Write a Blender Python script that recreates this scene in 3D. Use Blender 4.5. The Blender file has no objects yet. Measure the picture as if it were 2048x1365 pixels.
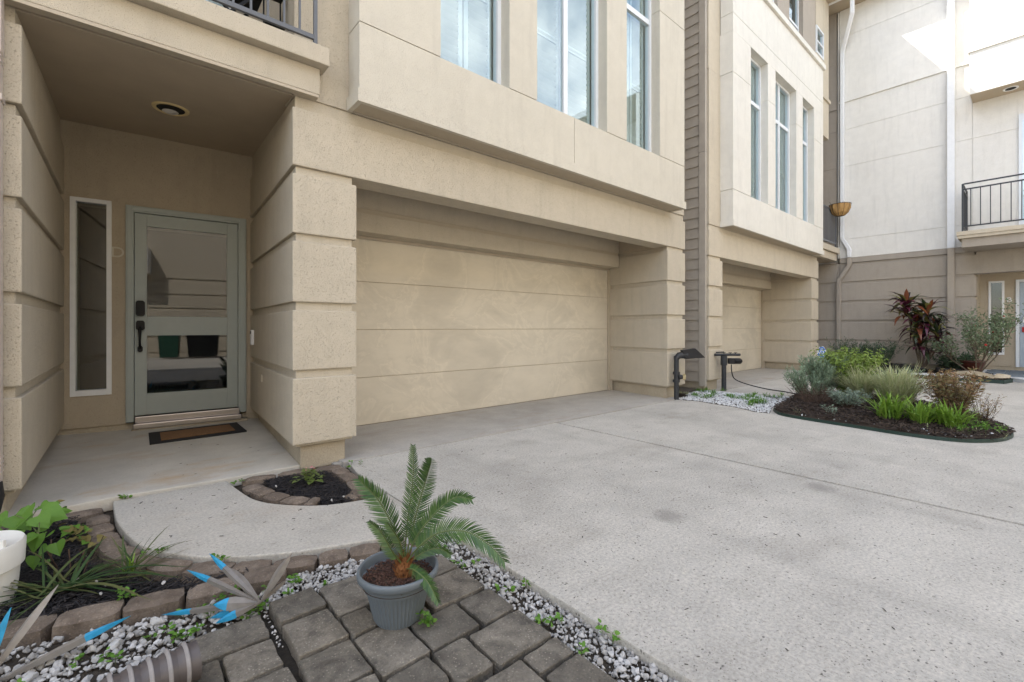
import bpy, bmesh, math, random
import numpy as np
from mathutils import Vector, Matrix
R = math.radians
random.seed(7); rng = np.random.default_rng(11)
S = bpy.context.scene
COL = S.collection

# ------------------------------------------------------------------ camera
EYE = Vector((0, 0, 1.09)); AZ = R(49.35)
VX, VY = math.cos(AZ), math.sin(AZ)
cam_d = bpy.data.cameras.new('camera'); cam = bpy.data.objects.new('camera', cam_d); COL.objects.link(cam)
cam.location = EYE; cam.rotation_euler = (R(90), 0, AZ - R(90))
cam_d.sensor_width = 36; cam_d.lens = 910 / 2048 * 36; cam_d.shift_y = -27 / 2048
cam_d.clip_start = .05; cam_d.clip_end = 600
S.camera = cam

# ------------------------------------------------------------------ sky, sun, exposure
SUN = Vector((-1, 1.4, 2.2)).normalized()
w = bpy.data.worlds.new('World'); S.world = w; w.use_nodes = True
nt = w.node_tree; nt.nodes.clear()
sky = nt.nodes.new('ShaderNodeTexSky'); sky.sky_type = 'NISHITA'; sky.sun_disc = False
sky.sun_elevation = math.asin(SUN.z); sky.sun_rotation = math.atan2(SUN.x, SUN.y)
sky.air_density = 1.0; sky.dust_density = 1.2; sky.ozone_density = 1.0
tc = nt.nodes.new('ShaderNodeTexCoord')
cn = nt.nodes.new('ShaderNodeTexNoise'); cn.inputs['Scale'].default_value = 2.1; cn.inputs['Detail'].default_value = 7; cn.inputs['Roughness'].default_value = .58
cr = nt.nodes.new('ShaderNodeValToRGB'); cr.color_ramp.elements[0].position = .48; cr.color_ramp.elements[1].position = .63
mx = nt.nodes.new('ShaderNodeMix'); mx.data_type = 'RGBA'
mx.inputs[7].default_value = (9.4, 9.2, 8.9, 1)
bg = nt.nodes.new('ShaderNodeBackground'); bg.inputs['Strength'].default_value = .13
wo = nt.nodes.new('ShaderNodeOutputWorld')
L = nt.links.new
L(tc.outputs['Generated'], cn.inputs['Vector']); L(cn.outputs['Fac'], cr.inputs['Fac']); L(cr.outputs['Color'], mx.inputs[0])
L(sky.outputs['Color'], mx.inputs[6]); L(mx.outputs[2], bg.inputs['Color']); L(bg.outputs[0], wo.inputs['Surface'])
sd = bpy.data.lights.new('sun', 'SUN'); sd.energy = 3.6; sd.angle = R(.53); sd.color = (1, .955, .88)
so = bpy.data.objects.new('sun', sd); COL.objects.link(so); so.rotation_euler = SUN.to_track_quat('Z', 'Y').to_euler(); so.location = (0, 0, 30)
vs = S.view_settings; vs.view_transform = 'Standard'; vs.look = 'None'; vs.gamma = 1; vs.use_curve_mapping = False
vs.exposure = 1.92
S.cycles.max_bounces = 10; S.cycles.diffuse_bounces = 6; S.cycles.transparent_max_bounces = 12
S.cycles.caustics_reflective = False; S.cycles.caustics_refractive = False

# ------------------------------------------------------------------ materials
def new_mat(name):
    m = bpy.data.materials.new(name); m.use_nodes = True
    n = m.node_tree; b = n.nodes['Principled BSDF']; return m, n, b
def ramp(n, src, stops):
    r = n.nodes.new('ShaderNodeValToRGB'); e = r.color_ramp.elements
    while len(e) < len(stops): e.new(.5)
    for i, (p, c) in enumerate(stops):
        e[i].position = p; e[i].color = (*c, 1) if len(c) == 3 else c
    n.links.new(src, r.inputs['Fac']); return r.outputs['Color']
def pos(n, scale=(1, 1, 1), obj=False):
    if obj:
        t = n.nodes.new('ShaderNodeTexCoord'); o = t.outputs['Object']
    else:
        t = n.nodes.new('ShaderNodeNewGeometry'); o = t.outputs['Position']
    mp = n.nodes.new('ShaderNodeMapping'); mp.inputs['Scale'].default_value = scale
    n.links.new(o, mp.inputs['Vector']); return mp.outputs['Vector']
def noise(n, vec, scale, detail=4, rough=.5, dist=0):
    t = n.nodes.new('ShaderNodeTexNoise'); t.inputs['Scale'].default_value = scale; t.inputs['Detail'].default_value = detail
    t.inputs['Roughness'].default_value = rough; t.inputs['Distortion'].default_value = dist
    n.links.new(vec, t.inputs['Vector']); return t.outputs['Fac']
def mixc(n, fac, a, b, mode='MIX'):
    m = n.nodes.new('ShaderNodeMix'); m.data_type = 'RGBA'; m.blend_type = mode
    for s, v in ((0, fac), (6, a), (7, b)):
        if hasattr(v, 'default_value'): n.links.new(v, m.inputs[s])
        else: m.inputs[s].default_value = v if s == 0 else ((*v, 1) if len(v) == 3 else v)
    return m.outputs[2]
def bump(n, b, h, dist, strength=1):
    u = n.nodes.new('ShaderNodeBump'); u.inputs['Distance'].default_value = dist; u.inputs['Strength'].default_value = strength
    n.links.new(h, u.inputs['Height']); n.links.new(u.outputs[0], b.inputs['Normal']); return u
def math_(n, op, a, b=0.0):
    m = n.nodes.new('ShaderNodeMath'); m.operation = op
    for i, v in enumerate((a, b)):
        if hasattr(v, 'default_value'): n.links.new(v, m.inputs[i])
        else: m.inputs[i].default_value = v
    return m.outputs[0]
def mul(c, k): return tuple(min(1, x * k) for x in c)

def stucco(name, c, grain=1.0, rough_d=.0027):
    m, n, b = new_mat(name); v = pos(n)
    big = noise(n, v, .9, 5, .55); mid = noise(n, v, 7, 5, .6)
    col = ramp(n, big, [(.3, mul(c, .94)), (.7, mul(c, 1.04))])
    col = mixc(n, .35, col, ramp(n, mid, [(.35, mul(c, .90)), (.65, mul(c, 1.06))]))
    streak = noise(n, pos(n, (3, 3, .35)), 3.0, 5, .6)
    col = mixc(n, ramp(n, streak, [(.52, (0, 0, 0)), (.8, (.42, .42, .42))]), col, mul(c, .72))
    n.links.new(col, b.inputs['Base Color']); b.inputs['Roughness'].default_value = .93; b.inputs['Specular IOR Level'].default_value = .25
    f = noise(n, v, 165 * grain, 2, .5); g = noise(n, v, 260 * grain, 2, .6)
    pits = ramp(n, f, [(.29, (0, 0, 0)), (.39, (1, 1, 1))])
    n.links.new(mixc(n, .8, col, ramp(n, f, [(.30, (.36, .36, .36)), (.38, (.5, .5, .5)), (.62, (.54, .54, .54))]), 'OVERLAY'), b.inputs['Base Color'])  # pits darkened in the colour too, painting in their small shadows
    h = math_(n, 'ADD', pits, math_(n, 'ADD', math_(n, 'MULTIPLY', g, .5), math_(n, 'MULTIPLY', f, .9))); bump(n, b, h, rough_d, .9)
    return m
def flat(name, c, rough=.5, metal=0, spec=.5, var=.06, vs_=12, bmp=0):
    m, n, b = new_mat(name); v = pos(n)
    col = ramp(n, noise(n, v, vs_, 5, .6), [(.3, mul(c, 1 - var)), (.7, mul(c, 1 + var))])
    n.links.new(col, b.inputs['Base Color']); b.inputs['Roughness'].default_value = rough; b.inputs['Metallic'].default_value = metal
    b.inputs['Specular IOR Level'].default_value = spec
    if bmp: bump(n, b, noise(n, v, 60, 4, .6), bmp, 1)
    return m
def island(name, cols, rough=.9, bmp=0, transl=0, bscale=80, spec=.3, rnd='Random Per Island'):
    m, n, b = new_mat(name); g = n.nodes.new('ShaderNodeNewGeometry')
    k = len(cols); col = ramp(n, g.outputs[rnd], [(i / max(1, k - 1), c) for i, c in enumerate(cols)])
    v = pos(n); col = mixc(n, .35, col, mixc(n, noise(n, v, bscale * .5, 3), mul(cols[0], .8), mul(cols[-1], 1.15)))
    n.links.new(col, b.inputs['Base Color']); b.inputs['Roughness'].default_value = rough; b.inputs['Specular IOR Level'].default_value = spec
    if bmp: bump(n, b, noise(n, v, bscale, 4, .6), bmp, 1)
    if transl:
        t = n.nodes.new('ShaderNodeBsdfTranslucent'); n.links.new(col, t.inputs['Color'])
        ms = n.nodes.new('ShaderNodeMixShader'); ms.inputs[0].default_value = transl
        n.links.new(b.outputs[0], ms.inputs[1]); n.links.new(t.outputs[0], ms.inputs[2])
        n.links.new(ms.outputs[0], n.nodes['Material Output'].inputs['Surface'])
    return m
def glass(name, tint=(.9, .93, .92), ior=1.9, refl=(1, 1, 1)):
    m = bpy.data.materials.new(name); m.use_nodes = True; n = m.node_tree; n.nodes.clear()
    o = n.nodes.new('ShaderNodeOutputMaterial'); t = n.nodes.new('ShaderNodeBsdfTransparent'); t.inputs[0].default_value = (*tint, 1)
    g = n.nodes.new('ShaderNodeBsdfGlossy'); g.inputs['Roughness'].default_value = .01; g.inputs[0].default_value = (*refl, 1)
    f = n.nodes.new('ShaderNodeFresnel'); f.inputs[0].default_value = ior; ms = n.nodes.new('ShaderNodeMixShader')
    ge = n.nodes.new('ShaderNodeNewGeometry'); inv = math_(n, 'SUBTRACT', 1.0, ge.outputs['Backfacing'])   # only the outer face of a pane mirrors
    n.links.new(math_(n, 'MULTIPLY', f.outputs[0], inv), ms.inputs[0]); n.links.new(t.outputs[0], ms.inputs[1]); n.links.new(g.outputs[0], ms.inputs[2]); n.links.new(ms.outputs[0], o.inputs[0])
    return m
def concrete(name, c, stain=(.42, .25, .12), stain_amt=.0, pits=1.0, dark=.75, edge=False, grain=.6):
    m, n, b = new_mat(name); v = pos(n)
    a = noise(n, v, .55, 6, .6, .3); d = noise(n, v, 3.2, 6, .65); f = noise(n, v, 70, 4, .7)
    col = ramp(n, a, [(.33, mul(c, dark)), (.50, c), (.68, mul(c, 1.08))])
    col = mixc(n, .45, col, ramp(n, d, [(.3, mul(c, .72)), (.7, mul(c, 1.16))]))
    col = mixc(n, grain, col, ramp(n, f, [(.28, (.26, .26, .26)), (.5, (.5, .5, .5)), (.72, (.74, .73, .70))]), 'OVERLAY')
    # broom streaks and small dark aggregate pits
    vt = n.nodes.new('ShaderNodeTexVoronoi'); vt.inputs['Scale'].default_value = 42; n.links.new(pos(n, (1, 1.25, 1)), vt.inputs['Vector'])
    sz = noise(n, v, 26, 4, .7)
    th = math_(n, 'MULTIPLY', ramp(n, sz, [(.44, (0, 0, 0)), (.66, (.34, .34, .34))]), pits)
    pit = math_(n, 'LESS_THAN', vt.outputs['Distance'], th)
    col = mixc(n, math_(n, 'MULTIPLY', pit, .8), col, mul(c, .22))
    v3 = n.nodes.new('ShaderNodeTexVoronoi'); v3.inputs['Scale'].default_value = 130; n.links.new(v, v3.inputs['Vector'])
    col = mixc(n, math_(n, 'MULTIPLY', math_(n, 'LESS_THAN', v3.outputs['Distance'], math_(n, 'MULTIPLY', ramp(n, noise(n, v, 60, 3, .7), [(.45, (0, 0, 0)), (.62, (.42, .42, .42))]), pits)), .55), col, mul(c, .35))
    v2 = n.nodes.new('ShaderNodeTexVoronoi'); v2.inputs['Scale'].default_value = 2.3; n.links.new(pos(n, (1, 1.6, 1)), v2.inputs['Vector'])
    blot = math_(n, 'LESS_THAN', math_(n, 'ADD', v2.outputs['Distance'], math_(n, 'MULTIPLY', noise(n, v, 40, 4, .7), .06)), .062)
    col = mixc(n, math_(n, 'MULTIPLY', blot, .55 * min(1, pits)), col, mul(c, .25))
    if stain_amt:
        s = noise(n, pos(n, (.6, 1.3, 1)), 1.5, 7, .68, .2)
        col = mixc(n, ramp(n, s, [(.54, (0, 0, 0)), (.74, (stain_amt,) * 3)]), col, stain)
    if name.startswith('driveway'):   # faint tyre tracks running out of the garage, and a few oil drips
        tr = noise(n, pos(n, (1.5, .10, 1)), 1.6, 5, .6)
        col = mixc(n, ramp(n, tr, [(.52, (0, 0, 0)), (.66, (.22, .21, .20))]), col, mul(c, .55))
        v4 = n.nodes.new('ShaderNodeTexVoronoi'); v4.inputs['Scale'].default_value = .8; n.links.new(v, v4.inputs['Vector'])
        oil = ramp(n, math_(n, 'ADD', v4.outputs['Distance'], math_(n, 'MULTIPLY', noise(n, v, 14, 4, .7), .10)), [(.09, (.5, .5, .5)), (.15, (0, 0, 0))])
        col = mixc(n, oil, col, mul(c, .38))
    n.links.new(col, b.inputs['Base Color']); b.inputs['Roughness'].default_value = .88; b.inputs['Specular IOR Level'].default_value = .3
    h = math_(n, 'SUBTRACT', f, math_(n, 'MULTIPLY', pit, .8)); bump(n, b, h, .0035, 1)
    return m
def stone(name, c1, c2, speck=.5, bm_=.006):
    m, n, b = new_mat(name); v = pos(n)
    oi = n.nodes.new('ShaderNodeObjectInfo')
    a = noise(n, v, 9, 7, .68, .5); f = noise(n, v, 110, 3, .7)
    col = ramp(n, a, [(.3, c1), (.66, c2)])
    col = mixc(n, .55, col, ramp(n, f, [(.28, (.28, .28, .28)), (.5, (.5, .5, .5)), (.75, (.72, .71, .68))]), 'OVERLAY')
    vt = n.nodes.new('ShaderNodeTexVoronoi'); vt.inputs['Scale'].default_value = 75; n.links.new(v, vt.inputs['Vector'])
    sp = math_(n, 'LESS_THAN', vt.outputs['Distance'], math_(n, 'MULTIPLY', noise(n, v, 30, 2), .38))
    col = mixc(n, math_(n, 'MULTIPLY', sp, speck), col, mul(c2, 2.3))
    col = mixc(n, math_(n, 'MULTIPLY', oi.outputs['Random'], .45), col, mul(c1, .75))
    n.links.new(col, b.inputs['Base Color']); b.inputs['Roughness'].default_value = .92; b.inputs['Specular IOR Level'].default_value = .3
    bump(n, b, math_(n, 'ADD', math_(n, 'MULTIPLY', a, 2.0), math_(n, 'MULTIPLY', f, .8)), bm_, 1)
    return m

BEIGE = (.475, .422, .335)
M = {}
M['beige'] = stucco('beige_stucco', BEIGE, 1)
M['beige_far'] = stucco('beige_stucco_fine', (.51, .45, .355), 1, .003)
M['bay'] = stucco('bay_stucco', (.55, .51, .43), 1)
M['bay_far'] = stucco('bay_stucco_lit', (.66, .635, .575), 1, .003)  # lighter copy of the bay stucco: brighter light put into the colour
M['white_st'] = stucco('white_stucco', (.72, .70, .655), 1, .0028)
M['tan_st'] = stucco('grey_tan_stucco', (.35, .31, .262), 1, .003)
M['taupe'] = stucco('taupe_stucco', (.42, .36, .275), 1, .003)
M['soffit'] = flat('soffit_paint', (.42, .35, .26), .9, var=.05, vs_=3)
M['trim'] = flat('beige_trim_paint', (.42, .36, .275), .6, var=.05)
M['siding'] = flat('taupe_siding_paint', (.37, .33, .28), .65, var=.10, vs_=4, bmp=.001)
M['base'] = concrete('foundation_concrete', (.40, .345, .26), stain_amt=.5, stain=(.16, .11, .07), pits=.2, grain=.3)
M['drive'] = concrete('driveway_concrete', (.475, .448, .40), pits=.9, dark=.70, grain=.6, stain_amt=.4, stain=(.19, .165, .135))
M['apron'] = concrete('garage_apron_concrete', (.40, .375, .335), stain_amt=.5, stain=(.26, .19, .13), pits=.3, grain=.25)
M['walk'] = concrete('walkway_concrete', (.45, .42, .37), stain_amt=.25, pits=.6, grain=.5, dark=.65)
M['entry'] = concrete('entry_slab_concrete', (.50, .47, .415), stain_amt=.8, stain=(.42, .27, .13), pits=.15, grain=.12)
M['paver'] = stone('grey_paver_stone', (.075, .067, .056), (.25, .222, .182), .3)
M['brick'] = stone('brown_edging_stone', (.105, .080, .062), (.25, .20, .158), .25)
M['joint'] = flat('near_black_joint_base', (.022, .018, .014), .95, var=.4, vs_=50, bmp=.004)  # one near-black tone for the base in slab and paver gaps
M['soil'] = stone('grey_soil', (.045, .036, .028), (.12, .10, .08), .15, .02)
M['mulch'] = island('black_mulch_chips', [(.008, .008, .010), (.018, .016, .018), (.045, .038, .038), (.014, .012, .013)], .75, .0015, spec=.4)
M['mulch_br'] = island('brown_mulch_chips', [(.018, .013, .011), (.045, .032, .025), (.11, .08, .06), (.03, .021, .018)], .85)
M['rock'] = island('grey_white_gravel', [(.16, .15, .14), (.34, .33, .315), (.58, .57, .56), (.24, .225, .205), (.64, .63, .62)], .85, .004, bscale=70)
M['pebble'] = island('white_marble_chips', [(.62, .63, .64), (.78, .78, .78), (.50, .51, .52)], .7)
M['white'] = flat('white_paint', (.72, .73, .74), .45, var=.04)
M['winframe'] = flat('pale_window_frame', (.66, .69, .72), .4, var=.03)
M['shutter'] = flat('white_shutter_paint', (.46, .48, .45), .5, var=.03)
M['pinkish'] = flat('pale_downspout_paint', (.50, .43, .38), .4, var=.05)
M['sage'] = flat('sage_green_door_paint', (.34, .375, .355), .5, var=.03)
M['black'] = flat('black_metal', (.008, .008, .009), .5, spec=.25, var=.1)
M['rail_black'] = flat('black_railing_paint', (.018, .02, .024), .4)
M['rail'] = flat('dark_grey_railing_paint', (.10, .105, .115), .4, var=.05)
M['alu'] = flat('brushed_threshold_metal', (.46, .42, .40), .35, 1, var=.04)
M['dark'] = flat('dark_interior', (.02, .02, .02), .9)
M['brass'] = flat('aged_brass_ring', (.62, .50, .26), .5, .0)
M['bulb'] = flat('frosted_bulb', (.55, .53, .50), .3)
M['rubber'] = flat('black_rubber', (.012, .011, .011), .8, var=.2, vs_=60)
M['glass'] = glass('window_glass', (.91, .965, .975), 2.5, (.78, .91, 1))
M['glass_side'] = glass('side_light_glass', (.6, .68, .66), 3.0)
M['glass_dark'] = glass('tinted_door_glass', (.55, .62, .60), 1.62)
M['pot'] = flat('blue_grey_plastic', (.115, .135, .15), .42, var=.06, vs_=5)
M['bucket'] = flat('dirty_white_plastic', (.66, .65, .61), .4, var=.08, vs_=7)
M['hose'] = flat('brown_corrugated_plastic', (.085, .072, .070), .45, var=.15)
M['hose_rib'] = flat('lit_edge_plastic_rib', (.25, .23, .22), .55, var=.15, vs_=40)  # paler than the hose wall: lit ridge edges put into the colour
M['pipe'] = flat('black_pipe', (.020, .022, .026), .5, var=.5, vs_=35, bmp=.003)
M['gmetal'] = flat('grey_weathered_metal', (.24, .22, .20), .42, .35, var=.14, vs_=25)
M['cyan'] = flat('bright_blue_paint', (.025, .27, .48), .45, var=.16, vs_=45)
M['coir'] = flat('brown_coir', (.20, .105, .045), .95, var=.25, vs_=70, bmp=.004)
M['green_edge'] = flat('dark_green_edging', (.012, .035, .026), .5)
M['blue_sign'] = flat('blue_sign_paint', (.02, .13, .45), .4)
M['terracotta'] = flat('maroon_glazed_pot', (.07, .018, .012), .35)
M['sandstone'] = stone('flat_sandstone', (.40, .32, .21), (.60, .52, .40), .05)
M['slate'] = stone('blue_grey_slate', (.10, .13, .16), (.26, .30, .33), .1)
M['letter'] = flat('grey_letter_metal', (.50, .47, .40), .5)
M['leaf'] = island('heart_leaf', [(.05, .14, .018), (.09, .21, .03), (.14, .27, .04)], .5, .001, .3, rnd='Random Per Island')
M['wilt'] = island('wilted_leaf', [(.16, .13, .03), (.20, .09, .03), (.12, .18, .04), (.22, .15, .06)], .7, .001, .2)
M['sago'] = island('sago_leaflet', [(.035, .085, .022), (.065, .13, .03), (.12, .20, .05), (.05, .105, .05)], .38, 0, .12, spec=.5)
M['rachis'] = flat('sago_rachis', (.10, .13, .04), .5)
M['sagotrunk'] = island('sago_trunk_scales', [(.20, .075, .022), (.30, .13, .045), (.09, .035, .018)], .9)
M['grassy'] = island('dark_strap_leaf', [(.02, .05, .015), (.05, .09, .025), (.16, .15, .06), (.03, .07, .02)], .6, 0, .2)
M['lirio'] = island('bright_green_strap_leaf', [(.10, .20, .02), (.17, .30, .035), (.26, .40, .07)], .55, 0, .25)
M['varieg'] = island('cream_green_strap_leaf', [(.48, .48, .28), (.24, .32, .13), (.62, .60, .40), (.38, .42, .20)], .6, 0, .25)
M['rosem'] = island('grey_green_needles', [(.15, .23, .14), (.24, .33, .22), (.36, .44, .32)], .7, 0, .2)
M['rosem_dk'] = island('dark_green_needles', [(.03, .07, .035), (.06, .11, .06), (.10, .16, .09)], .7, 0, .2)
M['lime'] = island('lime_green_leaves', [(.10, .17, .025), (.22, .32, .06), (.32, .42, .11)], .6, 0, .25)
M['redsh'] = island('red_brown_leaves', [(.20, .09, .05), (.26, .17, .08), (.14, .20, .07), (.30, .20, .11)], .7, 0, .2)
M['silver'] = island('silver_green_leaves', [(.14, .20, .15), (.22, .29, .22), (.30, .36, .29)], .7, 0, .2)
M['twig'] = island('brown_twigs', [(.07, .045, .03), (.13, .085, .06), (.05, .035, .03)], .9)
M['cord'] = island('maroon_cordyline_leaf', [(.02, .012, .012), (.05, .010, .016), (.012, .018, .010), (.12, .02, .035), (.16, .13, .04)], .35, 0, .15, spec=.5)
M['rose'] = island('rose_bush_leaves', [(.06, .11, .05), (.11, .17, .08), (.18, .24, .13), (.26, .30, .20)], .6, 0, .25)
M['bark'] = flat('grey_brown_bark', (.11, .085, .06), .9, var=.2, vs_=30, bmp=.003)
M['weed'] = island('fresh_green_weeds', [(.06, .16, .02), (.12, .26, .035), (.18, .34, .06)], .6, 0, .3)
M['petal'] = island('pink_petals', [(.55, .18, .22), (.65, .30, .30)], .6, 0, .3)
M['redp'] = island('red_petals', [(.50, .02, .03), (.60, .06, .05)], .6, 0, .3)
M['begonia'] = island('begonia_leaves', [(.06, .16, .02), (.16, .20, .05), (.28, .12, .06), (.08, .20, .04)], .4, 0, .25, spec=.5)
M['basket'] = island('coir_basket_lining', [(.40, .24, .09), (.30, .17, .06), (.50, .32, .14)], .9, .01, bscale=30)
M['debris'] = island('dark_leaf_debris', [(.02, .02, .022), (.06, .05, .04), (.03, .028, .026)], .8)
M['bin_green'] = flat('green_plastic', (.012, .06, .038), .5)

def garage_mat():
    m, n, b = new_mat('worn_garage_door_paint'); v = pos(n)
    c = (.56, .505, .405)
    a = noise(n, pos(n, (1, 1, 1.1)), 1.3, 7, .6, .7); d = noise(n, pos(n, (1, 1, 3)), 1.7, 6, .7, .3)
    col = ramp(n, a, [(.36, mul(c, .84)), (.46, mul(c, .97)), (.485, mul(c, 1.09)), (.505, mul(c, .95)), (.55, mul(c, 1.02)), (.7, mul(c, 1.08))])
    col = mixc(n, .3, col, ramp(n, d, [(.38, mul(c, .84)), (.6, mul(c, 1.08))]))
    n.links.new(col, b.inputs['Base Color']); b.inputs['Roughness'].default_value = .6
    bump(n, b, noise(n, v, 220, 2, .5), .0008, 1); return m
M['garage'] = garage_mat()

# ------------------------------------------------------------------ mesh helpers
ORI = {}
def origin(o): return ORI.get(o.name, Vector((0, 0, 0))) if o else Vector((0, 0, 0))
def tag(o, label=None, cat=None, group=None, kind=None):
    if label: o['label'] = label
    if cat: o['category'] = cat
    if group: o['group'] = group
    if kind: o['kind'] = kind
    return o
def thing(name, loc, label, cat, group=None):
    o = bpy.data.objects.new(name, None); COL.objects.link(o); o.location = loc; o.empty_display_size = .1
    ORI[o.name] = Vector(loc); return tag(o, label, cat, group)
def link(name, me, parent=None):
    o = bpy.data.objects.new(name, me); COL.objects.link(o)
    if parent: o.parent = parent
    ORI[o.name] = origin(parent); return o
class MB:
    def __init__(s): s.v = []; s.f = []
    def add(s, vs_, fs):
        k = len(s.v); s.v += [tuple(p) for p in vs_]; s.f += [tuple(i + k for i in f) for f in fs]; return s
    def box(s, x0, y0, z0, x1, y1, z1):
        x0, x1 = sorted((x0, x1)); y0, y1 = sorted((y0, y1)); z0, z1 = sorted((z0, z1))
        return s.add([(x0, y0, z0), (x1, y0, z0), (x1, y1, z0), (x0, y1, z0), (x0, y0, z1), (x1, y0, z1), (x1, y1, z1), (x0, y1, z1)],
                     [(0, 3, 2, 1), (4, 5, 6, 7), (0, 1, 5, 4), (1, 2, 6, 5), (2, 3, 7, 6), (3, 0, 4, 7)])
    def prism(s, poly, z0, z1):
        n = len(poly); a = sum(poly[i][0] * poly[(i + 1) % n][1] - poly[(i + 1) % n][0] * poly[i][1] for i in range(n))
        if a < 0: poly = poly[::-1]
        zf0 = z0 if callable(z0) else (lambda x, y: z0); zf1 = z1 if callable(z1) else (lambda x, y: z1)
        return s.add([(x, y, zf0(x, y)) for x, y in poly] + [(x, y, zf1(x, y)) for x, y in poly],
                     [tuple(range(n))[::-1], tuple(range(n, 2 * n))] + [(i, (i + 1) % n, n + (i + 1) % n, n + i) for i in range(n)])
    def obox(s, c, ax, ay, az, hx, hy, hz):
        c, ax, ay, az = map(Vector, (c, ax, ay, az)); P = []
        for k in (-1, 1):
            for i, j in ((-1, -1), (1, -1), (1, 1), (-1, 1)): P.append(c + ax * hx * i + ay * hy * j + az * hz * k)
        return s.add(P, [(0, 3, 2, 1), (4, 5, 6, 7), (0, 1, 5, 4), (1, 2, 6, 5), (2, 3, 7, 6), (3, 0, 4, 7)])
    def bar(s, a, b, w_, h_=None):
        a, b = Vector(a), Vector(b); d = (b - a); l = d.length; d.normalize()
        up = Vector((0, 0, 1)) if abs(d.z) < .95 else Vector((1, 0, 0)); x = d.cross(up).normalized(); y = x.cross(d)
        return s.obox((a + b) / 2, x, y, d, w_ / 2, (h_ or w_) / 2, l / 2)
    def tube(s, pts, r, n=10, cap=True):
        pts = [Vector(p) for p in pts]; rs = r if hasattr(r, '__len__') else [r] * len(pts); rings = []
        prev = None
        for i, p in enumerate(pts):
            d = (pts[min(i + 1, len(pts) - 1)] - pts[max(i - 1, 0)]).normalized()
            if prev is None: x = d.orthogonal().normalized()
            else: x = (prev - d * prev.dot(d)).normalized()
            prev = x; y = d.cross(x)
            rings.append([p + (x * math.cos(2 * math.pi * k / n) + y * math.sin(2 * math.pi * k / n)) * rs[i] for k in range(n)])
        V = [q for g in rings for q in g]; F = []
        for i in range(len(rings) - 1):
            for k in range(n): F.append((i * n + k, i * n + (k + 1) % n, (i + 1) * n + (k + 1) % n, (i + 1) * n + k))
        if cap: F += [tuple(range(n))[::-1], tuple(range(len(V) - n, len(V)))]
        return s.add(V, F)
    def lathe(s, c, prof, n=40, rfun=None):
        cx, cy = c; V = []; F = []
        for j, (r, z) in enumerate(prof):
            for k in range(n):
                a = 2 * math.pi * k / n; rr = r if rfun is None else rfun(r, z, k, j)
                V.append((cx + rr * math.cos(a), cy + rr * math.sin(a), z))
        for j in range(len(prof) - 1):
            for k in range(n): F.append((j * n + k, j * n + (k + 1) % n, (j + 1) * n + (k + 1) % n, (j + 1) * n + k))
        return s.add(V, F)
    def build(s, name, mat, parent=None, bevel=0, seg=2, smooth=False, angle=None):
        o0 = origin(parent)
        me = bpy.data.meshes.new(name); me.from_pydata([(x - o0.x, y - o0.y, z - o0.z) for x, y, z in s.v], [], s.f); me.update()
        if bevel:
            bm = bmesh.new(); bm.from_mesh(me); bmesh.ops.recalc_face_normals(bm, faces=bm.faces)
            bmesh.ops.bevel(bm, geom=bm.edges[:] , offset=bevel, segments=seg, affect='EDGES', profile=.6, clamp_overlap=True)
            bm.to_mesh(me); bm.free()
        if isinstance(mat, str): mat = M[mat]
        me.materials.append(mat)
        if smooth: me.shade_smooth()
        if smooth and angle:
            try: me.set_sharp_from_angle(angle=R(angle))
            except Exception: pass
        return link(name, me, parent)
def box(name, mat, parent, *b, bevel=.004, seg=2): return MB().box(*b).build(name, mat, parent, bevel, seg)
def np_mesh(name, V, F, mat, parent=None, smooth=False):
    V = np.asarray(V, float) - np.array(origin(parent)); F = np.asarray(F); k = F.shape[1]
    me = bpy.data.meshes.new(name); me.vertices.add(len(V)); me.vertices.foreach_set('co', V.astype(np.float32).ravel())
    me.loops.add(F.size); me.loops.foreach_set('vertex_index', F.astype(np.int32).ravel())
    me.polygons.add(len(F)); me.polygons.foreach_set('loop_start', np.arange(0, F.size, k, dtype=np.int32))
    me.update(calc_edges=True); me.validate()
    me.materials.append(M[mat] if isinstance(mat, str) else mat)
    if smooth: me.shade_smooth()
    return link(name, me, parent)
def rot_rand(n, flatness=1.0):
    """random rotations; flatness<1 keeps the local z axis near vertical"""
    yaw = rng.uniform(0, 2 * np.pi, n); tilt = rng.normal(0, 1, n) * flatness; roll = rng.normal(0, 1, n) * flatness
    cy, sy = np.cos(yaw), np.sin(yaw); ct, st = np.cos(tilt), np.sin(tilt); cr_, sr = np.cos(roll), np.sin(roll)
    Z = np.zeros(n); O = np.ones(n)
    Rz = np.stack([np.stack([cy, -sy, Z], -1), np.stack([sy, cy, Z], -1), np.stack([Z, Z, O], -1)], 1)
    Rx = np.stack([np.stack([O, Z, Z], -1), np.stack([Z, ct, -st], -1), np.stack([Z, st, ct], -1)], 1)
    Ry = np.stack([np.stack([cr_, Z, sr], -1), np.stack([Z, O, Z], -1), np.stack([-sr, Z, cr_], -1)], 1)
    return Rz @ Rx @ Ry
def scatter(name, base_v, base_f, P, Rm, Sc, mat, parent=None, smooth=False):
    base_v = np.asarray(base_v, float); n = len(P)
    V = np.einsum('nij,nkj->nki', Rm, base_v[None] * Sc[:, None, :]) + P[:, None, :]
    F = (np.asarray(base_f)[None] + (np.arange(n) * len(base_v))[:, None, None]).reshape(-1, len(base_f[0]))
    return np_mesh(name, V.reshape(-1, 3), F, mat, parent, smooth)
BOXV = [(-.5, -.5, -.5), (.5, -.5, -.5), (.5, .5, -.5), (-.5, .5, -.5), (-.5, -.5, .5), (.5, -.5, .5), (.5, .5, .5), (-.5, .5, .5)]
BOXF = [(0, 3, 2, 1), (4, 5, 6, 7), (0, 1, 5, 4), (1, 2, 6, 5), (2, 3, 7, 6), (3, 0, 4, 7)]
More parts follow.
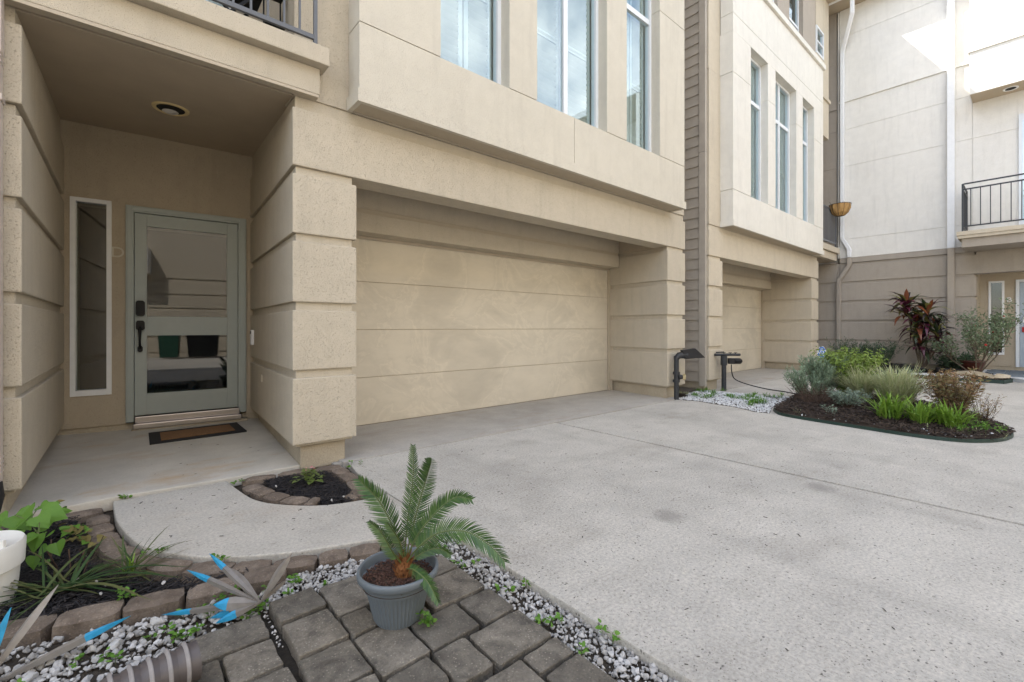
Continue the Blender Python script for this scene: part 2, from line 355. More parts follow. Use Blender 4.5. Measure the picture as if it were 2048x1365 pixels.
CHIPV = [(-.5, -.3, 0), (.5, -.1, .1), (.45, .35, 0), (-.5, .4, .15), (-.4, -.2, .5), (.4, -.1, .6), (.4, .25, .5), (-.4, .3, .65)]
def ico(sub=1, seed=0, amt=.25):
    bm = bmesh.new(); bmesh.ops.create_icosphere(bm, subdivisions=sub, radius=.5)
    r = random.Random(seed); n = [Vector((r.uniform(-1, 1), r.uniform(-1, 1), r.uniform(-1, 1))).normalized() for _ in range(10)]
    for v in bm.verts:
        for q in n:
            d = v.co.dot(q)
            if d > .5 - amt * .5: v.co -= q * (d - (.5 - amt * .5)) * .95
    V = [tuple(v.co) for v in bm.verts]; F = [tuple(l.index for l in f.verts) for f in bm.faces]; bm.free(); return V, F
def in_poly(x, y, poly):
    c = np.zeros(len(x), bool); n = len(poly)
    for i in range(n):
        x0, y0 = poly[i]; x1, y1 = poly[(i + 1) % n]
        t = (y0 > y) != (y1 > y)
        with np.errstate(divide='ignore', invalid='ignore'): xi = (x1 - x0) * (y - y0) / (y1 - y0 + 1e-12) + x0
        c ^= t & (x < xi)
    return c
def sample(poly, n):
    xs = [p[0] for p in poly]; ys = [p[1] for p in poly]; X = np.zeros(0); Y = np.zeros(0)
    while len(X) < n:
        a = rng.uniform(min(xs), max(xs), 4 * n); b = rng.uniform(min(ys), max(ys), 4 * n); k = in_poly(a, b, poly)
        X = np.concatenate([X, a[k]]); Y = np.concatenate([Y, b[k]])
    return X[:n], Y[:n]
def catmull(P, k=8):
    out = []; n = len(P)
    for i in range(n - 1):
        p0, p1, p2, p3 = [np.array(P[max(0, min(n - 1, j))], float) for j in (i - 1, i, i + 1, i + 2)]
        for t in np.arange(k) / k:
            out.append(tuple(.5 * ((2 * p1) + (p2 - p0) * t + (2 * p0 - 5 * p1 + 4 * p2 - p3) * t * t + (3 * p1 - p0 - 3 * p2 + p3) * t ** 3)))
    out.append(tuple(P[-1])); return out
def text(name, s, size, mat, parent, loc, xdir, up, depth=.004, align='CENTER'):
    cu = bpy.data.curves.new(name, 'FONT'); cu.body = s; cu.size = size; cu.extrude = depth; cu.align_x = align; cu.align_y = 'CENTER'
    t = bpy.data.objects.new(name, cu); COL.objects.link(t); bpy.context.view_layer.update()
    me = bpy.data.meshes.new_from_object(t); bpy.data.objects.remove(t)
    x = Vector(xdir).normalized(); y = Vector(up).normalized(); z = x.cross(y)
    mat4 = Matrix(((x.x, y.x, z.x, 0), (x.y, y.y, z.y, 0), (x.z, y.z, z.z, 0), (0, 0, 0, 1)))
    me.transform(Matrix.Translation(Vector(loc) - origin(parent)) @ mat4); me.materials.clear(); me.materials.append(M[mat])
    return link(name, me, parent)

# ------------------------------------------------------------------ setting: ground
def struct(o): o['kind'] = 'structure'; return o
def stuff(o): o['kind'] = 'stuff'; return o
g = MB().add([(-150, -150, -.065), (150, -150, -.065), (150, 150, -.065), (-150, 150, -.065)], [(0, 1, 2, 3)]).build('ground', 'soil'); struct(g)

drive = struct(MB().box(1.34, -30, -.062, 45, 3.64, -.048).build('driveway', 'joint'))
def slab(poly, mat='drive', parent=drive, z=0.0): return MB().prism(poly, -.055, z).build('concrete_slab', mat, parent, .006, 2)
slab([(1.335, -30), (3.770, -30), (3.770, 3.625), (1.395, 3.665), (1.335, 3.3)])
slab([(3.800, -30), (7.3, -30), (6.775, .10), (6.95, 2.2), (6.45, 3.60), (3.800, 3.61)])
slab([(7.316, -30), (10.15, -30), (10.45, .6), (10.5, 3.62), (6.47, 3.60), (6.965, 2.2), (6.79, .10)])
slab([(10.166, -30), (14.2, -30), (14.2, -1.2), (14.2, .3), (14.88, .9), (14.88, 3.62), (10.51, 3.62), (10.46, .6)])
slab([(14.21, -30), (45, -30), (45, -9), (14.21, -9)])
apron = struct(MB().box(1.30, 3.70, -.06, 6.5, 4.98, -.01).build('garage_apron', 'apron'))
slab([(1.36, 3.675), (1.42, 3.68), (6.30, 3.62), (6.60, 3.62), (6.60, 4.98), (1.36, 4.98)], 'apron', apron, .003)
apron2 = struct(MB().box(8.0, 3.70, -.06, 14.88, 4.98, -.01).build('garage_apron', 'apron'))
slab([(7.75, 3.63), (13.2, 3.635), (14.88, 3.635), (14.88, 4.98), (7.75, 4.98)], 'apron', apron2, .003)

WOUT = [(-.04, 3.80), (-.03, 3.55), (-.016, 3.38), (.038, 3.08), (.107, 2.866), (.232, 2.68), (.374, 2.533), (.634, 2.374), (.93, 2.263), (1.106, 2.21), (1.327, 2.16)]
WIN = [(1.327, 2.79), (1.144, 2.807), (.926, 2.888), (.743, 3.065), (.645, 3.25), (.60, 3.5), (.57, 3.775)]
walk = struct(MB().prism(catmull(WOUT, 6) + catmull(WIN, 6), -.06, 0).build('walkway', 'walk', None, .012, 3))
def ez(x, y): return .012 + .045 * max(0, min(1, (y - 3.8) / 2.0)) + .03 * max(0, min(1, (.2 - x) / .6))
entry = struct(MB().prism([(-1.2, 3.62), (-.04, 3.806), (.57, 3.80), (1.09, 3.79), (1.12, 3.96), (1.25, 5.88), (-.5, 6.0), (-1.2, 6.0)], -.06, ez).build('entry_slab', 'entry', None, .008, 2))

# patio of square cobble pavers
patio = struct(MB().box(-.3, .455, -.064, 1.185, 2.0, -.055).build('patio', 'joint'))
J = .0045
def paver(x0, y0, x1, y1, z=-.008):
    j = lambda: random.uniform(-.004, .004)
    x0 += J; x1 -= J; y0 += J; y1 -= J; c = .006
    def ed(a, b, n=5):
        return [(a[0] + (b[0] - a[0]) * i / n + j() * .7, a[1] + (b[1] - a[1]) * i / n + j() * .7) for i in range(n)]
    q = [(x0 + c, y0 + j()), (x1 - c, y0 + j()), (x1 + j(), y0 + c), (x1 + j(), y1 - c), (x1 - c, y1 + j()), (x0 + c, y1 + j()), (x0 + j(), y1 - c), (x0 + j(), y0 + c)]
    poly = ed(q[0], q[1]) + [q[1]] + ed(q[2], q[3]) + [q[3]] + ed(q[4], q[5]) + [q[5]] + ed(q[6], q[7]) + [q[7]]
    cx, cy = (x0 + x1) / 2, (y0 + y1) / 2; tx, ty = random.uniform(-.012, .012), random.uniform(-.012, .012); dz = random.uniform(-.003, .003)
    b = MB(); n = len(poly); zf = lambda x, y, o: z + dz + o + (x - cx) * tx + (y - cy) * ty
    V = [(x, y, -.06) for x, y in poly] + [(x, y, zf(x, y, -.0035)) for x, y in poly]
    ins = [(cx + (x - cx) * .972, cy + (y - cy) * .972) for x, y in poly]; V += [(x, y, zf(x, y, 0)) for x, y in ins] + [(cx, cy, zf(cx, cy, .0015))]
    F = [(i, (i + 1) % n, n + (i + 1) % n, n + i) for i in range(n)] + [(n + i, n + (i + 1) % n, 2 * n + (i + 1) % n, 2 * n + i) for i in range(n)]
    F += [(2 * n + i, 2 * n + (i + 1) % n, 3 * n) for i in range(n)]
    return b.add(V, F).build('paver', 'paver', patio)
for r in [(.445, 1.845, .622, 2.015), (.445, 1.615, .622, 1.835), (.44, 1.40, .62, 1.605), (.435, 1.17, .615, 1.39), (.44, .95, .615, 1.16), (.44, .72, .615, .94),
          (.627, 1.745, .815, 1.985), (.627, 1.60, .735, 1.735), (.74, 1.60, .915, 1.735), (.625, 1.35, .80, 1.59), (.62, 1.20, .785, 1.34), (.62, .96, .785, 1.19), (.62, .74, .785, .95),
          (.82, 1.745, 1.0, 1.945), (1.005, 1.745, 1.18, 1.90), (.92, 1.535, 1.18, 1.738), (.808, 1.54, .915, 1.595), (.806, 1.35, 1.016, 1.53), (1.022, 1.345, 1.176, 1.525),
          (.79, 1.165, .93, 1.342), (.935, 1.142, 1.176, 1.338), (1.012, 1.035, 1.176, 1.136), (.79, .955, 1.005, 1.13), (1.01, .83, 1.176, 1.028), (.79, .74, 1.005, .95), (1.01, .62, 1.176, .822), (.62, .50, .785, .735), (.79, .52, 1.005, .735)]:
    paver(*r)
for r in [(.185, 1.815, .416, 1.985), (.255, 1.635, .414, 1.805), (.07, 1.60, .248, 1.805), (.24, 1.40, .424, 1.625), (.05, 1.38, .235, 1.59), (.20, 1.18, .41, 1.39), (-.15, 1.55, .06, 1.80), (.2, .95, .41, 1.17), (0, 1.15, .19, 1.37), (-.2, 1.3, .04, 1.54)]:
    paver(*r, z=-.022)

# gravel
def gravel(name, poly, n, smin, smax, z0, mat='rock', seeds=5, label=None, zj=.012, parent=None, thick=.7):
    obs = []
    for sidx in range(seeds):
        V, F = ico(2 if z0 < -.02 else 1, sidx, .50); x, y = sample(poly, n // seeds); k = len(x)
        s = rng.uniform(smin, smax, k) * rng.choice([.7, 1, 1, 1.25], k)
        P = np.stack([x, y, z0 + s * .18 + rng.uniform(0, zj, k)], 1)
        Sc = np.stack([s, s * rng.uniform(.6, .95, k), s * rng.uniform(.45, thick, k)], 1)
        Vb = np.asarray(V); 
        obs.append((Vb, F, P, rot_rand(k, .5), Sc))
    VV = []; FF = []; off = 0
    for Vb, F, P, Rm, Sc in obs:
        V = np.einsum('nij,nkj->nki', Rm, Vb[None] * Sc[:, None, :]) + P[:, None, :]
        F2 = (np.asarray(F)[None] + (np.arange(len(P)) * len(Vb))[:, None, None]).reshape(-1, 3)
        VV.append(V.reshape(-1, 3)); FF.append(F2 + off); off += len(VV[-1])
    return stuff(np_mesh(name, np.concatenate(VV), np.concatenate(FF), mat, parent))
G1 = [(1.175, .46), (1.33, .46), (1.33, 2.16), (1.15, 2.2), (1.0, 2.0), (1.19, 1.93)]
G2 = [(.44, 2.03), (.80, 1.98), (1.02, 1.92), (1.15, 2.0), (1.15, 2.12), (.93, 2.16), (.66, 2.22), (.53, 2.18), (.44, 2.15)]
G3 = [(.17, 1.99), (.41, 2.0), (.43, 2.18), (.2, 2.22), (-.15, 2.31), (-.6, 2.45), (-.6, 1.5), (-.16, 1.5), (-.16, 1.81), (.06, 1.815), (.18, 1.84)]
gbed = tag(thing('gravel_bed', (1.25, 1.2, -.065), 'strip of grey and white gravel between the cobble pavers and the driveway edge', 'gravel'))
MB().prism([(1.178, .46), (1.334, .46), (1.334, 2.15), (1.178, 2.15)], -.064, -.040).build('gravel_soil', 'soil', gbed)
gravel('gravel', [(x + (.008 if x > 1.3 else 0), y) for x, y in G1], 1500, .012, .030, -.042, parent=gbed)
gbed2 = tag(thing('gravel_bed', (.75, 2.05, -.065), 'small patch of pale gravel behind the potted palm below the brown edging stones', 'gravel'))
gravel('gravel', G2, 900, .014, .032, -.050, parent=gbed2)
gbed3 = tag(thing('gravel_bed', (0, 2.05, -.065), 'white gravel between the corrugated hose and the row of brown edging stones', 'gravel'))
MB().prism(G3, -.064, -.05).build('gravel_soil', 'soil', gbed3)
gravel('gravel', G3, 1700, .015, .036, -.050, parent=gbed3)
ICO = []
for i in range(6):
    V, F = ico(2, 20 + i, .52); me = bpy.data.meshes.new('rock'); me.from_pydata(V, [], F); me.materials.append(M['rock']); ICO.append(me)
for bed, poly, n, z, smx in ((gbed, G1, 95, -.035, .048), (gbed2, G2, 45, -.035, .045), (gbed3, G3, 95, -.035, .058)):
    x, y = sample(poly, n)
    for a, b in zip(x, y):
        s = random.uniform(.03, smx); o = bpy.data.objects.new('rock', random.choice(ICO)); COL.objects.link(o); o.parent = bed
        o.location = Vector((a, b, z + s * .2)) - origin(bed); o.scale = (s, s * random.uniform(.65, .9), s * random.uniform(.5, .75)); o.rotation_euler = (random.uniform(-.4, .4), random.uniform(-.4, .4), random.uniform(0, 6.28))
# loose gravel wedged in the wide paver gap
gravel('gravel', [(.418, 1.72), (.430, 1.72), (.432, 2.0), (.418, 2.0)], 26, .008, .018, -.035, parent=gbed3)

# edging stones
def along(path, lens, width, z0, z1, parent, mat='brick', gap=.010, rough=.008):
    path = [Vector((p[0], p[1], 0)) for p in path]; cum = [0]
    for a, b in zip(path, path[1:]): cum.append(cum[-1] + (b - a).length)
    def at(s):
        s = max(0, min(cum[-1] - 1e-6, s))
        for i in range(len(path) - 1):
            if s <= cum[i + 1]: return path[i].lerp(path[i + 1], (s - cum[i]) / (cum[i + 1] - cum[i]))
        return path[-1]
    s = 0; i = 0
    while s < cum[-1] - .04:
        l = lens[i % len(lens)]; i += 1; a = at(s + gap / 2); b = at(min(s + l, cum[-1]) - gap / 2); s += l
        d = (b - a).normalized(); nrm = Vector((-d.y, d.x, 0)); w2 = width / 2 * random.uniform(.92, 1.08); dz = random.uniform(-.006, .006); yaw = random.uniform(-.03, .03)
        d2 = (d + nrm * yaw).normalized(); n2 = Vector((-d2.y, d2.x, 0)); c = (a + b) / 2; hl = (b - a).length / 2
        V = []; nx, ny = 6, 4
        top = []
        for ix in range(nx + 1):
            for iy in range(ny + 1):
                u = ix / nx * 2 - 1; v = iy / ny * 2 - 1; e = max(abs(u), abs(v))
                uu = u * hl * (1 - .10 * abs(v) ** 3); vv = v * w2 * (1 - .16 * abs(u) ** 3)
                zz = z1 + dz - (.014 if e > .99 else (.003 if e > .6 else 0)) + random.uniform(-1, 1) * rough * .35
                V.append(c + d2 * (uu + random.uniform(-1, 1) * rough * .4) + n2 * (vv + random.uniform(-1, 1) * rough * .4) + Vector((0, 0, zz)))
        F = []
        for ix in range(nx):
            for iy in range(ny): k = ix * (ny + 1) + iy; F.append((k, k + ny + 1, k + ny + 2, k + 1))
        loop = [ix * (ny + 1) for ix in range(nx + 1)] + [nx * (ny + 1) + iy for iy in range(1, ny + 1)] + [ix * (ny + 1) + ny for ix in range(nx - 1, -1, -1)] + [iy for iy in range(ny - 1, 0, -1)]
        base = len(V)
        for k in loop: p = V[k]; V.append(Vector((c.x + (p.x - c.x) * 1.03, c.y + (p.y - c.y) * 1.03, z0)))
        m = len(loop)
        for q in range(m): F.append((loop[q], base + q, base + (q + 1) % m, loop[(q + 1) % m]))
        MB().add(V, F).build('edging_stone', mat, parent)
def offset(path, d):
    out = []; n = len(path)
    for i in range(n):
        a = np.array(path[max(0, i - 1)]); b = np.array(path[min(n - 1, i + 1)]); t = (b - a) / np.linalg.norm(b - a); out.append((path[i][0] - t[1] * d, path[i][1] + t[0] * d))
    return out
e1 = thing('stone_edging', (.2, 2.7, -.06), 'curved row of brown edging stones around the outside of the concrete walkway', 'edging')
along(offset(catmull(WOUT, 6), -.072)[5:], [.14, .15, .14, .155, .15, .17, .19, .21, .17, .20], .11, -.06, -.004, e1)
along([(-.62, 3.69), (-.33, 3.725), (-.06, 3.735)], [.26, .28], .105, -.06, -.006, e1)
e2 = thing('stone_edging', (0, 2.4, -.06), 'front row of large brown edging stones between black mulch and white gravel', 'edging')
along([(-.85, 2.72), (-.337, 2.465), (-.162, 2.40), (.034, 2.35), (.226, 2.295), (.397, 2.275), (.60, 2.235)], [.26, .25, .22, .205, .20, .20, .18], .125, -.065, .008, e2)
e3 = thing('stone_edging', (1.0, 3.65, -.06), 'brown edging stones around the little mulch bed at the foot of the pillar', 'edging')
along([(.645, 3.72), (1.33, 3.625)], [.23, .26, .20], .085, -.06, .006, e3)
along([(.69, 3.62), (.70, 3.45), (.75, 3.25), (.84, 3.08), (.95, 2.98)], [.15, .16, .16, .17], .12, -.06, .004, e3)
along([(1.27, 3.56), (1.265, 3.35), (1.255, 3.12), (1.20, 2.93), (1.10, 2.89)], [.16, .18, .19, .16], .11, -.06, .006, e3)

# mulch
def mulch(name, poly, n, l, wd, z0, zr, mat, parent=None, flatness=.28, zf=None):
    x, y = sample(poly, n); ll = rng.uniform(*l, n); z = z0 + rng.uniform(0, zr, n)
    if zf is not None: z = z + zf(x, y)
    P = np.stack([x, y, z], 1); Sc = np.stack([ll, rng.uniform(*wd, n), rng.uniform(.002, .006, n) * (l[1] / .05)], 1)
    return stuff(scatter(name, CHIPV, BOXF, P, rot_rand(n, flatness), Sc, mat, parent))
BED0 = [(.775, 3.64), (.79, 3.40), (.86, 3.17), (.93, 3.02), (1.0, 2.90), (1.13, 2.84), (1.16, 2.98), (1.19, 3.2), (1.19, 3.56), (1.0, 3.62)]
mb0 = thing('mulch_bed', (1.0, 3.2, -.06), 'small bed of black mulch with pink begonia at the foot of the stucco pillar', 'mulch')
mulch('mulch', BED0, 3200, (.015, .06), (.003, .009), -.03, .03, 'mulch', mb0)
MB().prism([(.60, 3.70), (.62, 3.4), (.72, 3.1), (.93, 2.89), (1.14, 2.81), (1.325, 2.79), (1.325, 3.63)], -.064, -.035).build('mulch_soil', 'soil', mb0)
BED1 = [(-1.1, 3.64), (-.19, 3.64), (-.19, 3.38), (-.14, 3.02), (-.06, 2.75), (.08, 2.54), (.26, 2.40), (.44, 2.335), (.40, 2.32), (.226, 2.34), (.034, 2.40), (-.16, 2.45), (-.34, 2.52), (-.85, 2.75), (-1.3, 3.0)]
mb1 = thing('mulch_bed', (-.3, 3.0, -.06), 'bed of black mulch left of the curved walkway under the heart-leaved vine', 'mulch')
mulch('mulch', BED1, 8500, (.015, .065), (.003, .010), -.034, .04, 'mulch', mb1)
MB().prism(BED1, -.064, -.028).build('mulch_soil', 'mulch', mb1)
x, y = sample(BED1, 16)
for a, b in zip(x, y):
    o = bpy.data.objects.new('rock', random.choice(ICO)); o.data = o.data; COL.objects.link(o); o.parent = mb1; s = random.uniform(.018, .034); o.location = Vector((a, b, .016)) - origin(mb1); o.scale = (s, s * .7, s * .6); o.rotation_euler = (.2, .3, random.uniform(0, 6))
for a, b in ((1.0, 2.9), (1.08, 2.91), (.80, 3.4)):
    o = bpy.data.objects.new('rock', ICO[0]); COL.objects.link(o); o.parent = mb0; o.location = Vector((a, b, .008)) - origin(mb0); o.scale = (.03, .018, .016); o.rotation_euler = (.2, .3, a * 30)

ISL = [(6.46, 2.28), (6.20, 2.10), (6.10, 1.75), (6.03, 1.25), (5.98, .85), (6.05, .50), (6.32, .28), (6.72, .19), (7.05, .25), (7.5, .46), (8.1, .85), (8.75, 1.35), (8.8, 1.9), (8.35, 2.5), (7.7, 2.45), (7.1, 2.35)]
ISLc = catmull(ISL + [ISL[0]], 4)[:-1]
isl = thing('mulch_bed', (7.2, 1.4, 0), 'island bed of brown mulch with mixed grasses and shrubs in the middle of the driveway', 'garden bed')
cxi, cyi = 7.2, 1.35
def isz(x, y): return .10 * np.exp(-(((x - cxi) / 1.2) ** 2 + ((y - cyi) / 1.0) ** 2))
b = MB(); nI = len(ISLc); V = [(cxi, cyi, .10)]; F = []
for k, t in enumerate((.35, .7, 1.0)):
    for (x_, y_) in ISLc: xx, yy = cxi + (x_ - cxi) * t, cyi + (y_ - cyi) * t; V.append((xx, yy, .012 + float(isz(xx, yy)) * (1 if k < 2 else .2)))
for i in range(nI):
    j = (i + 1) % nI; F.append((0, 1 + i, 1 + j))
    for k in range(2): F.append((1 + k * nI + i, 1 + (k + 1) * nI + i, 1 + (k + 1) * nI + j, 1 + k * nI + j))
b.add(V, F).build('mulch_soil', 'mulch_br', isl)
mulch('mulch', ISLc, 8000, (.03, .11), (.008, .02), .012, .035, 'mulch_br', isl, .3, lambda x, y: isz(x, y))
gravel('pebble', ISLc, 330, .015, .045, .035, 'pebble', 3, parent=isl)
el = [(p[0], p[1]) for p in catmull(ISL + [ISL[0]], 4)]
b = MB()
for (p, q) in zip(el[:-1], el[1:]): b.bar((p[0], p[1], .016), (q[0], q[1], .016), .012, .036)
b.build('edging_strip', 'green_edge', isl)
# white pebble patch with weeds
PEB = [(6.36, 3.60), (6.46, 3.3), (6.40, 3.05), (6.36, 2.7), (6.20, 2.42), (6.24, 2.25), (6.7, 2.38), (7.3, 2.42), (7.9, 2.5), (7.75, 3.0), (7.65, 3.45), (7.60, 3.9), (6.9, 4.0), (6.85, 3.65)]
pb = thing('pebble_patch', (7, 3, 0), 'patch of white marble chips with weeds between the two black standpipes', 'gravel')
MB().prism(PEB, -.06, .002).build('pebble_soil', 'soil', pb)
gravel('pebble', PEB, 4300, .018, .042, .0, 'pebble', 4, zj=.006, parent=pb)
dirt = [(6.83, 3.72), (7.58, 3.85), (7.6, 4.0), (7.6, 9), (6.83, 9)]
struct(MB().prism(dirt, -.06, .03).build('side_soil', 'soil'))
BED2 = [(14.86, 3.55), (14.3, 3.35), (13.27, 2.66), (13.0, 2.0), (12.92, 1.2), (12.92, .48), (13.4, .38), (14.4, .60), (14.86, .95)]
bed2 = thing('mulch_bed', (13.8, 1.8, 0), 'mulch bed along the grey stucco wall below the maroon cordyline', 'garden bed')
MB().prism(BED2, 0, .045).build('mulch_soil', 'mulch_br', bed2)
mulch('mulch', BED2, 3500, (.03, .10), (.01, .02), .045, .04, 'mulch_br', bed2)
b = MB()
for p, q in zip(BED2[1:7], BED2[2:8]): b.bar((p[0], p[1], .035), (q[0], q[1], .035), .012, .075)
b.build('edging_strip', 'green_edge', bed2)
pp2 = thing('pebble_patch', (13.15, 1.6, .05), 'little strip of white marble chips in front of the black drain pipe', 'gravel')
gravel('pebble', [(12.96, 1.95), (12.94, .95), (13.25, .95), (13.4, 1.4), (13.35, 1.95)], 700, .03, .06, .06, 'pebble', 3, zj=.02, parent=pp2)

# ------------------------------------------------------------------ houses
LEV = [(.19, .70), (.762, 1.222), (1.287, 1.752), (1.814, 2.267), (2.330, 2.770)]
def inset(poly, d):
    n = len(poly); a = sum(poly[i][0] * poly[(i + 1) % n][1] - poly[(i + 1) % n][0] * poly[i][1] for i in range(n)); s = 1 if a > 0 else -1
    out = []
    for i in range(n):
        p0, p1, p2 = [Vector(poly[j % n]) for j in (i - 1, i, i + 1)]
        e1_ = (p1 - p0).normalized(); e2_ = (p2 - p1).normalized(); n1 = Vector((-e1_.y, e1_.x)) * s; n2 = Vector((-e2_.y, e2_.x)) * s
        m = (n1 + n2); m = m / max(.2, m.length_squared) * 2; out.append((p1.x + m.x * d, p1.y + m.y * d))
    return out
def pillar(poly, parent, mat, base='base', levels=LEV[:4], top=2.33, z0=-.03):
    for a, b_ in levels: MB().prism(poly, a, b_).build('stucco_block', mat, parent, .009, 2)
    MB().prism(inset(poly, .028), .17, top).build('pillar_core', mat, parent, .004, 1)
    MB().prism(inset(poly, .07), z0, .188).build('concrete_base', base, parent, .006, 1)
WINS = [(2.16, 2.965), (3.35, 4.54), (4.95, 5.73)]
def bay_window(parent, dx, x0, x1, z0, z1, mull, trans, near):
    y = 3.655; w_ = link('window', None) if False else None
    f = MB(); t = .045
    f.box(x0 + dx, y - .03, z0, x0 + t + dx, y + .045, z1).box(x1 - t + dx, y - .03, z0, x1 + dx, y + .045, z1).box(x0 + t + dx, y - .03, z1 - t, x1 - t + dx, y + .045, z1).box(x0 + t + dx, y - .03, z0, x1 - t + dx, y + .045, z0 + .03)
    if mull: f.box((x0 + x1) / 2 - .035 + dx, y - .025, z0 + .03, (x0 + x1) / 2 + .035 + dx, y + .04, z1 - t)
    f.box(x0 + t + dx, y - .022, trans - .035, x1 - t + dx, y + .038, trans + .035)
    w_ = f.build('window', 'winframe', parent)
    MB().box(x0 + .02 + dx, y, z0 + .01, x1 - .02 + dx, y + .006, z1 - .01).build('pane', 'glass', w_)
    # plantation shutters behind the glass
    s = MB(); ys = y + .085
    spans = [(x0 + .05, (x0 + x1) / 2 - .01), ((x0 + x1) / 2 + .01, x1 - .05)]
    for a, b_ in spans:
        s.box(a + dx, ys - .015, z0, a + .05 + dx, ys + .015, z1).box(b_ - .05 + dx, ys - .015, z0, b_ + dx, ys + .015, z1)
        for zr in (z0, trans - .04, (z0 + trans) / 2 - .03): s.box(a + .05 + dx, ys - .013, zr, b_ - .05 + dx, ys + .013, zr + .07)
    s.build('shutter_frame', 'shutter', w_)
    s = MB()
    for a, b_ in spans:
        z = z0 + .08
        while z < (z1 if near else z1) - .05:
            s.obox(((a + b_) / 2 + dx, ys, z), (1, 0, 0), (0, math.cos(.75), -math.sin(.75)), (0, math.sin(.75), math.cos(.75)), (b_ - a) / 2 - .05, .038, .005); z += .072
    stuff(s.build('louvers', 'shutter', w_))
    MB().box(x0 + dx, y + .16, z0, x1 + dx, y + .17, z1).build('backing', 'dark', w_)
def house(name, dx, label, st, bayst, near, first):
    h = thing(name, (3.5 + dx, 3.7, 0), label, 'house')
    colL = [(.985, 3.70), (1.48, 3.70), (1.48, 4.97), (1.16, 4.97)] if not first else [(.985, 3.70), (1.48, 3.70), (1.48, 5.0), (1.45, 5.86), (1.105, 5.825)]
    if not first: colL = [(.985, 3.70), (1.48, 3.70), (1.48, 4.97), (.985, 4.97)]
    pillar([(x + dx, y) for x, y in colL], h, st)
    pillar([(6.29 + dx, 3.70), (6.81 + dx, 3.70), (6.81 + dx, 4.97), (6.43 + dx, 4.97)], h, st)
    if first:   # beam-level block wraps the entry corner and runs over the garage
        MB().prism([(.985, 3.70), (6.81, 3.70), (6.81, 3.97), (1.46, 3.97), (1.45, 5.86), (1.105, 5.825)], 2.33, 2.77).build('beam', st, h, .009, 2)
    else: MB().box(.985 + dx, 3.70, 2.33, 6.81 + dx, 3.97, 2.77).build('beam', st, h, .009, 2)
    box('wall_band', st, h, 1.01 + dx, 3.728, 2.76, 6.79 + dx, 3.97, 2.862, bevel=0)
    box('wall', st, h, 2.102 + dx, 3.712, 2.868, 5.798 + dx, 3.855, 3.45, bevel=0)
    # garage recess
    box('header', st, h, 1.40 + dx, 4.65, 2.10, 6.375 + dx, 4.93, 2.295, bevel=.004)
    box('header_trim', 'trim', h, 1.40 + dx, 4.665, 2.297, 6.375 + dx, 4.93, 2.345, bevel=.004)
    box('header_panel', st, h, 1.40 + dx, 4.68, 2.347, 6.765 + dx, 4.95, 2.62, bevel=0)
    box('recess_ceiling', 'soffit', h, 1.40 + dx, 3.972, 2.60, 6.80 + dx, 4.68, 2.66, bevel=0)
    gd = thing('garage_door', (3.9 + dx, 4.91, 0), None, None); gd.parent = h; gd.location = Vector((3.9 + dx, 4.91, 0)) - origin(h)
    for i, (a, b_) in enumerate(((.010, .529), (.536, 1.063), (1.070, 1.597), (1.604, 2.14))): box('door_panel', 'garage', gd, 1.42 + dx, 4.91, a, 6.392 + dx, 4.95, b_, bevel=.003)
    box('door_backing', 'taupe', gd, 1.42 + dx, 4.917, .004, 6.392 + dx, 4.948, 2.14, bevel=0)
    box('door_seal', 'rubber', gd, 1.42 + dx, 4.915, -.01, 6.39 + dx, 4.945, .004, bevel=0)
    jb = MB().box(6.394 + dx, 4.87, .0, 6.425 + dx, 4.95, 2.10).box(6.427 + dx, 4.84, .0, 6.455 + dx, 4.95, 2.10).build('door_jamb', 'trim', h, .003)
    box('door_stop', 'trim', h, 1.42 + dx, 4.88, 2.07, 6.394 + dx, 4.905, 2.10, bevel=.002)
    MB().prism([(6.33 + dx, 3.975), (6.76 + dx, 3.975), (6.76 + dx, 4.676), (6.41 + dx, 4.676)], 2.332, 2.598).build('recess_side', 'trim', h)
    # main wall
    box('wall', st, h, 1.0 + dx, 3.712, 2.868, 2.1 + dx, 3.97, 5.535, bevel=.004)
    box('wall', st, h, 1.0 + dx, 3.72, 5.545, 2.1 + dx, 3.97, 9.7, bevel=.004)
    box('wall', st, h, 5.8 + dx, 3.712, 2.868, 6.80 + dx, 3.97, 5.535, bevel=.004)
    box('wall', st, h, 5.8 + dx, 3.72, 5.545, 6.80 + dx, 3.97, 9.7, bevel=.004)
    box('wall', st, h, 2.1 + dx, 3.86, 2.868, 5.8 + dx, 3.97, 7.9, bevel=0)
    # bay
    box('bay_core', bayst, h, 1.432 + dx, 3.502, 2.96, 6.39 + dx, 3.71, 3.492, bevel=0)
    bx0, bx1 = 1.418, 6.405
    box('bay_panel', bayst, h, bx0 + dx, 3.49, 2.968, 3.937 + dx, 3.71, 3.495, bevel=.003)
    box('bay_panel', bayst, h, 3.945 + dx, 3.49, 2.968, bx1 + dx, 3.71, 3.495, bevel=.003)
    piers = [(bx0, WINS[0][0]), (WINS[0][1], WINS[1][0]), (WINS[1][1], WINS[2][0]), (WINS[2][1], bx1)]
    for i, (a, b_) in enumerate(piers):
        cx0, cx1 = (a + (.012 if i == 0 else .0), b_ - (.012 if i == 3 else 0))
        box('pier_core', bayst, h, cx0 + dx + .01, 3.502, 3.49, cx1 + dx - .01, 3.71, 6.26, bevel=0)
        for z0, z1 in ((3.503, 5.536), (5.544, 6.258)): box('bay_pier', bayst, h, a + dx, 3.49, z0, b_ + dx, 3.74, z1, bevel=.003)
    box('bay_panel', bayst, h, bx0 + dx, 3.49, 6.26, bx1 + dx, 3.71, 6.566, bevel=.003)
    box('bay_core', bayst, h, 1.432 + dx, 3.502, 6.55, 6.39 + dx, 3.71, 6.60, bevel=0)
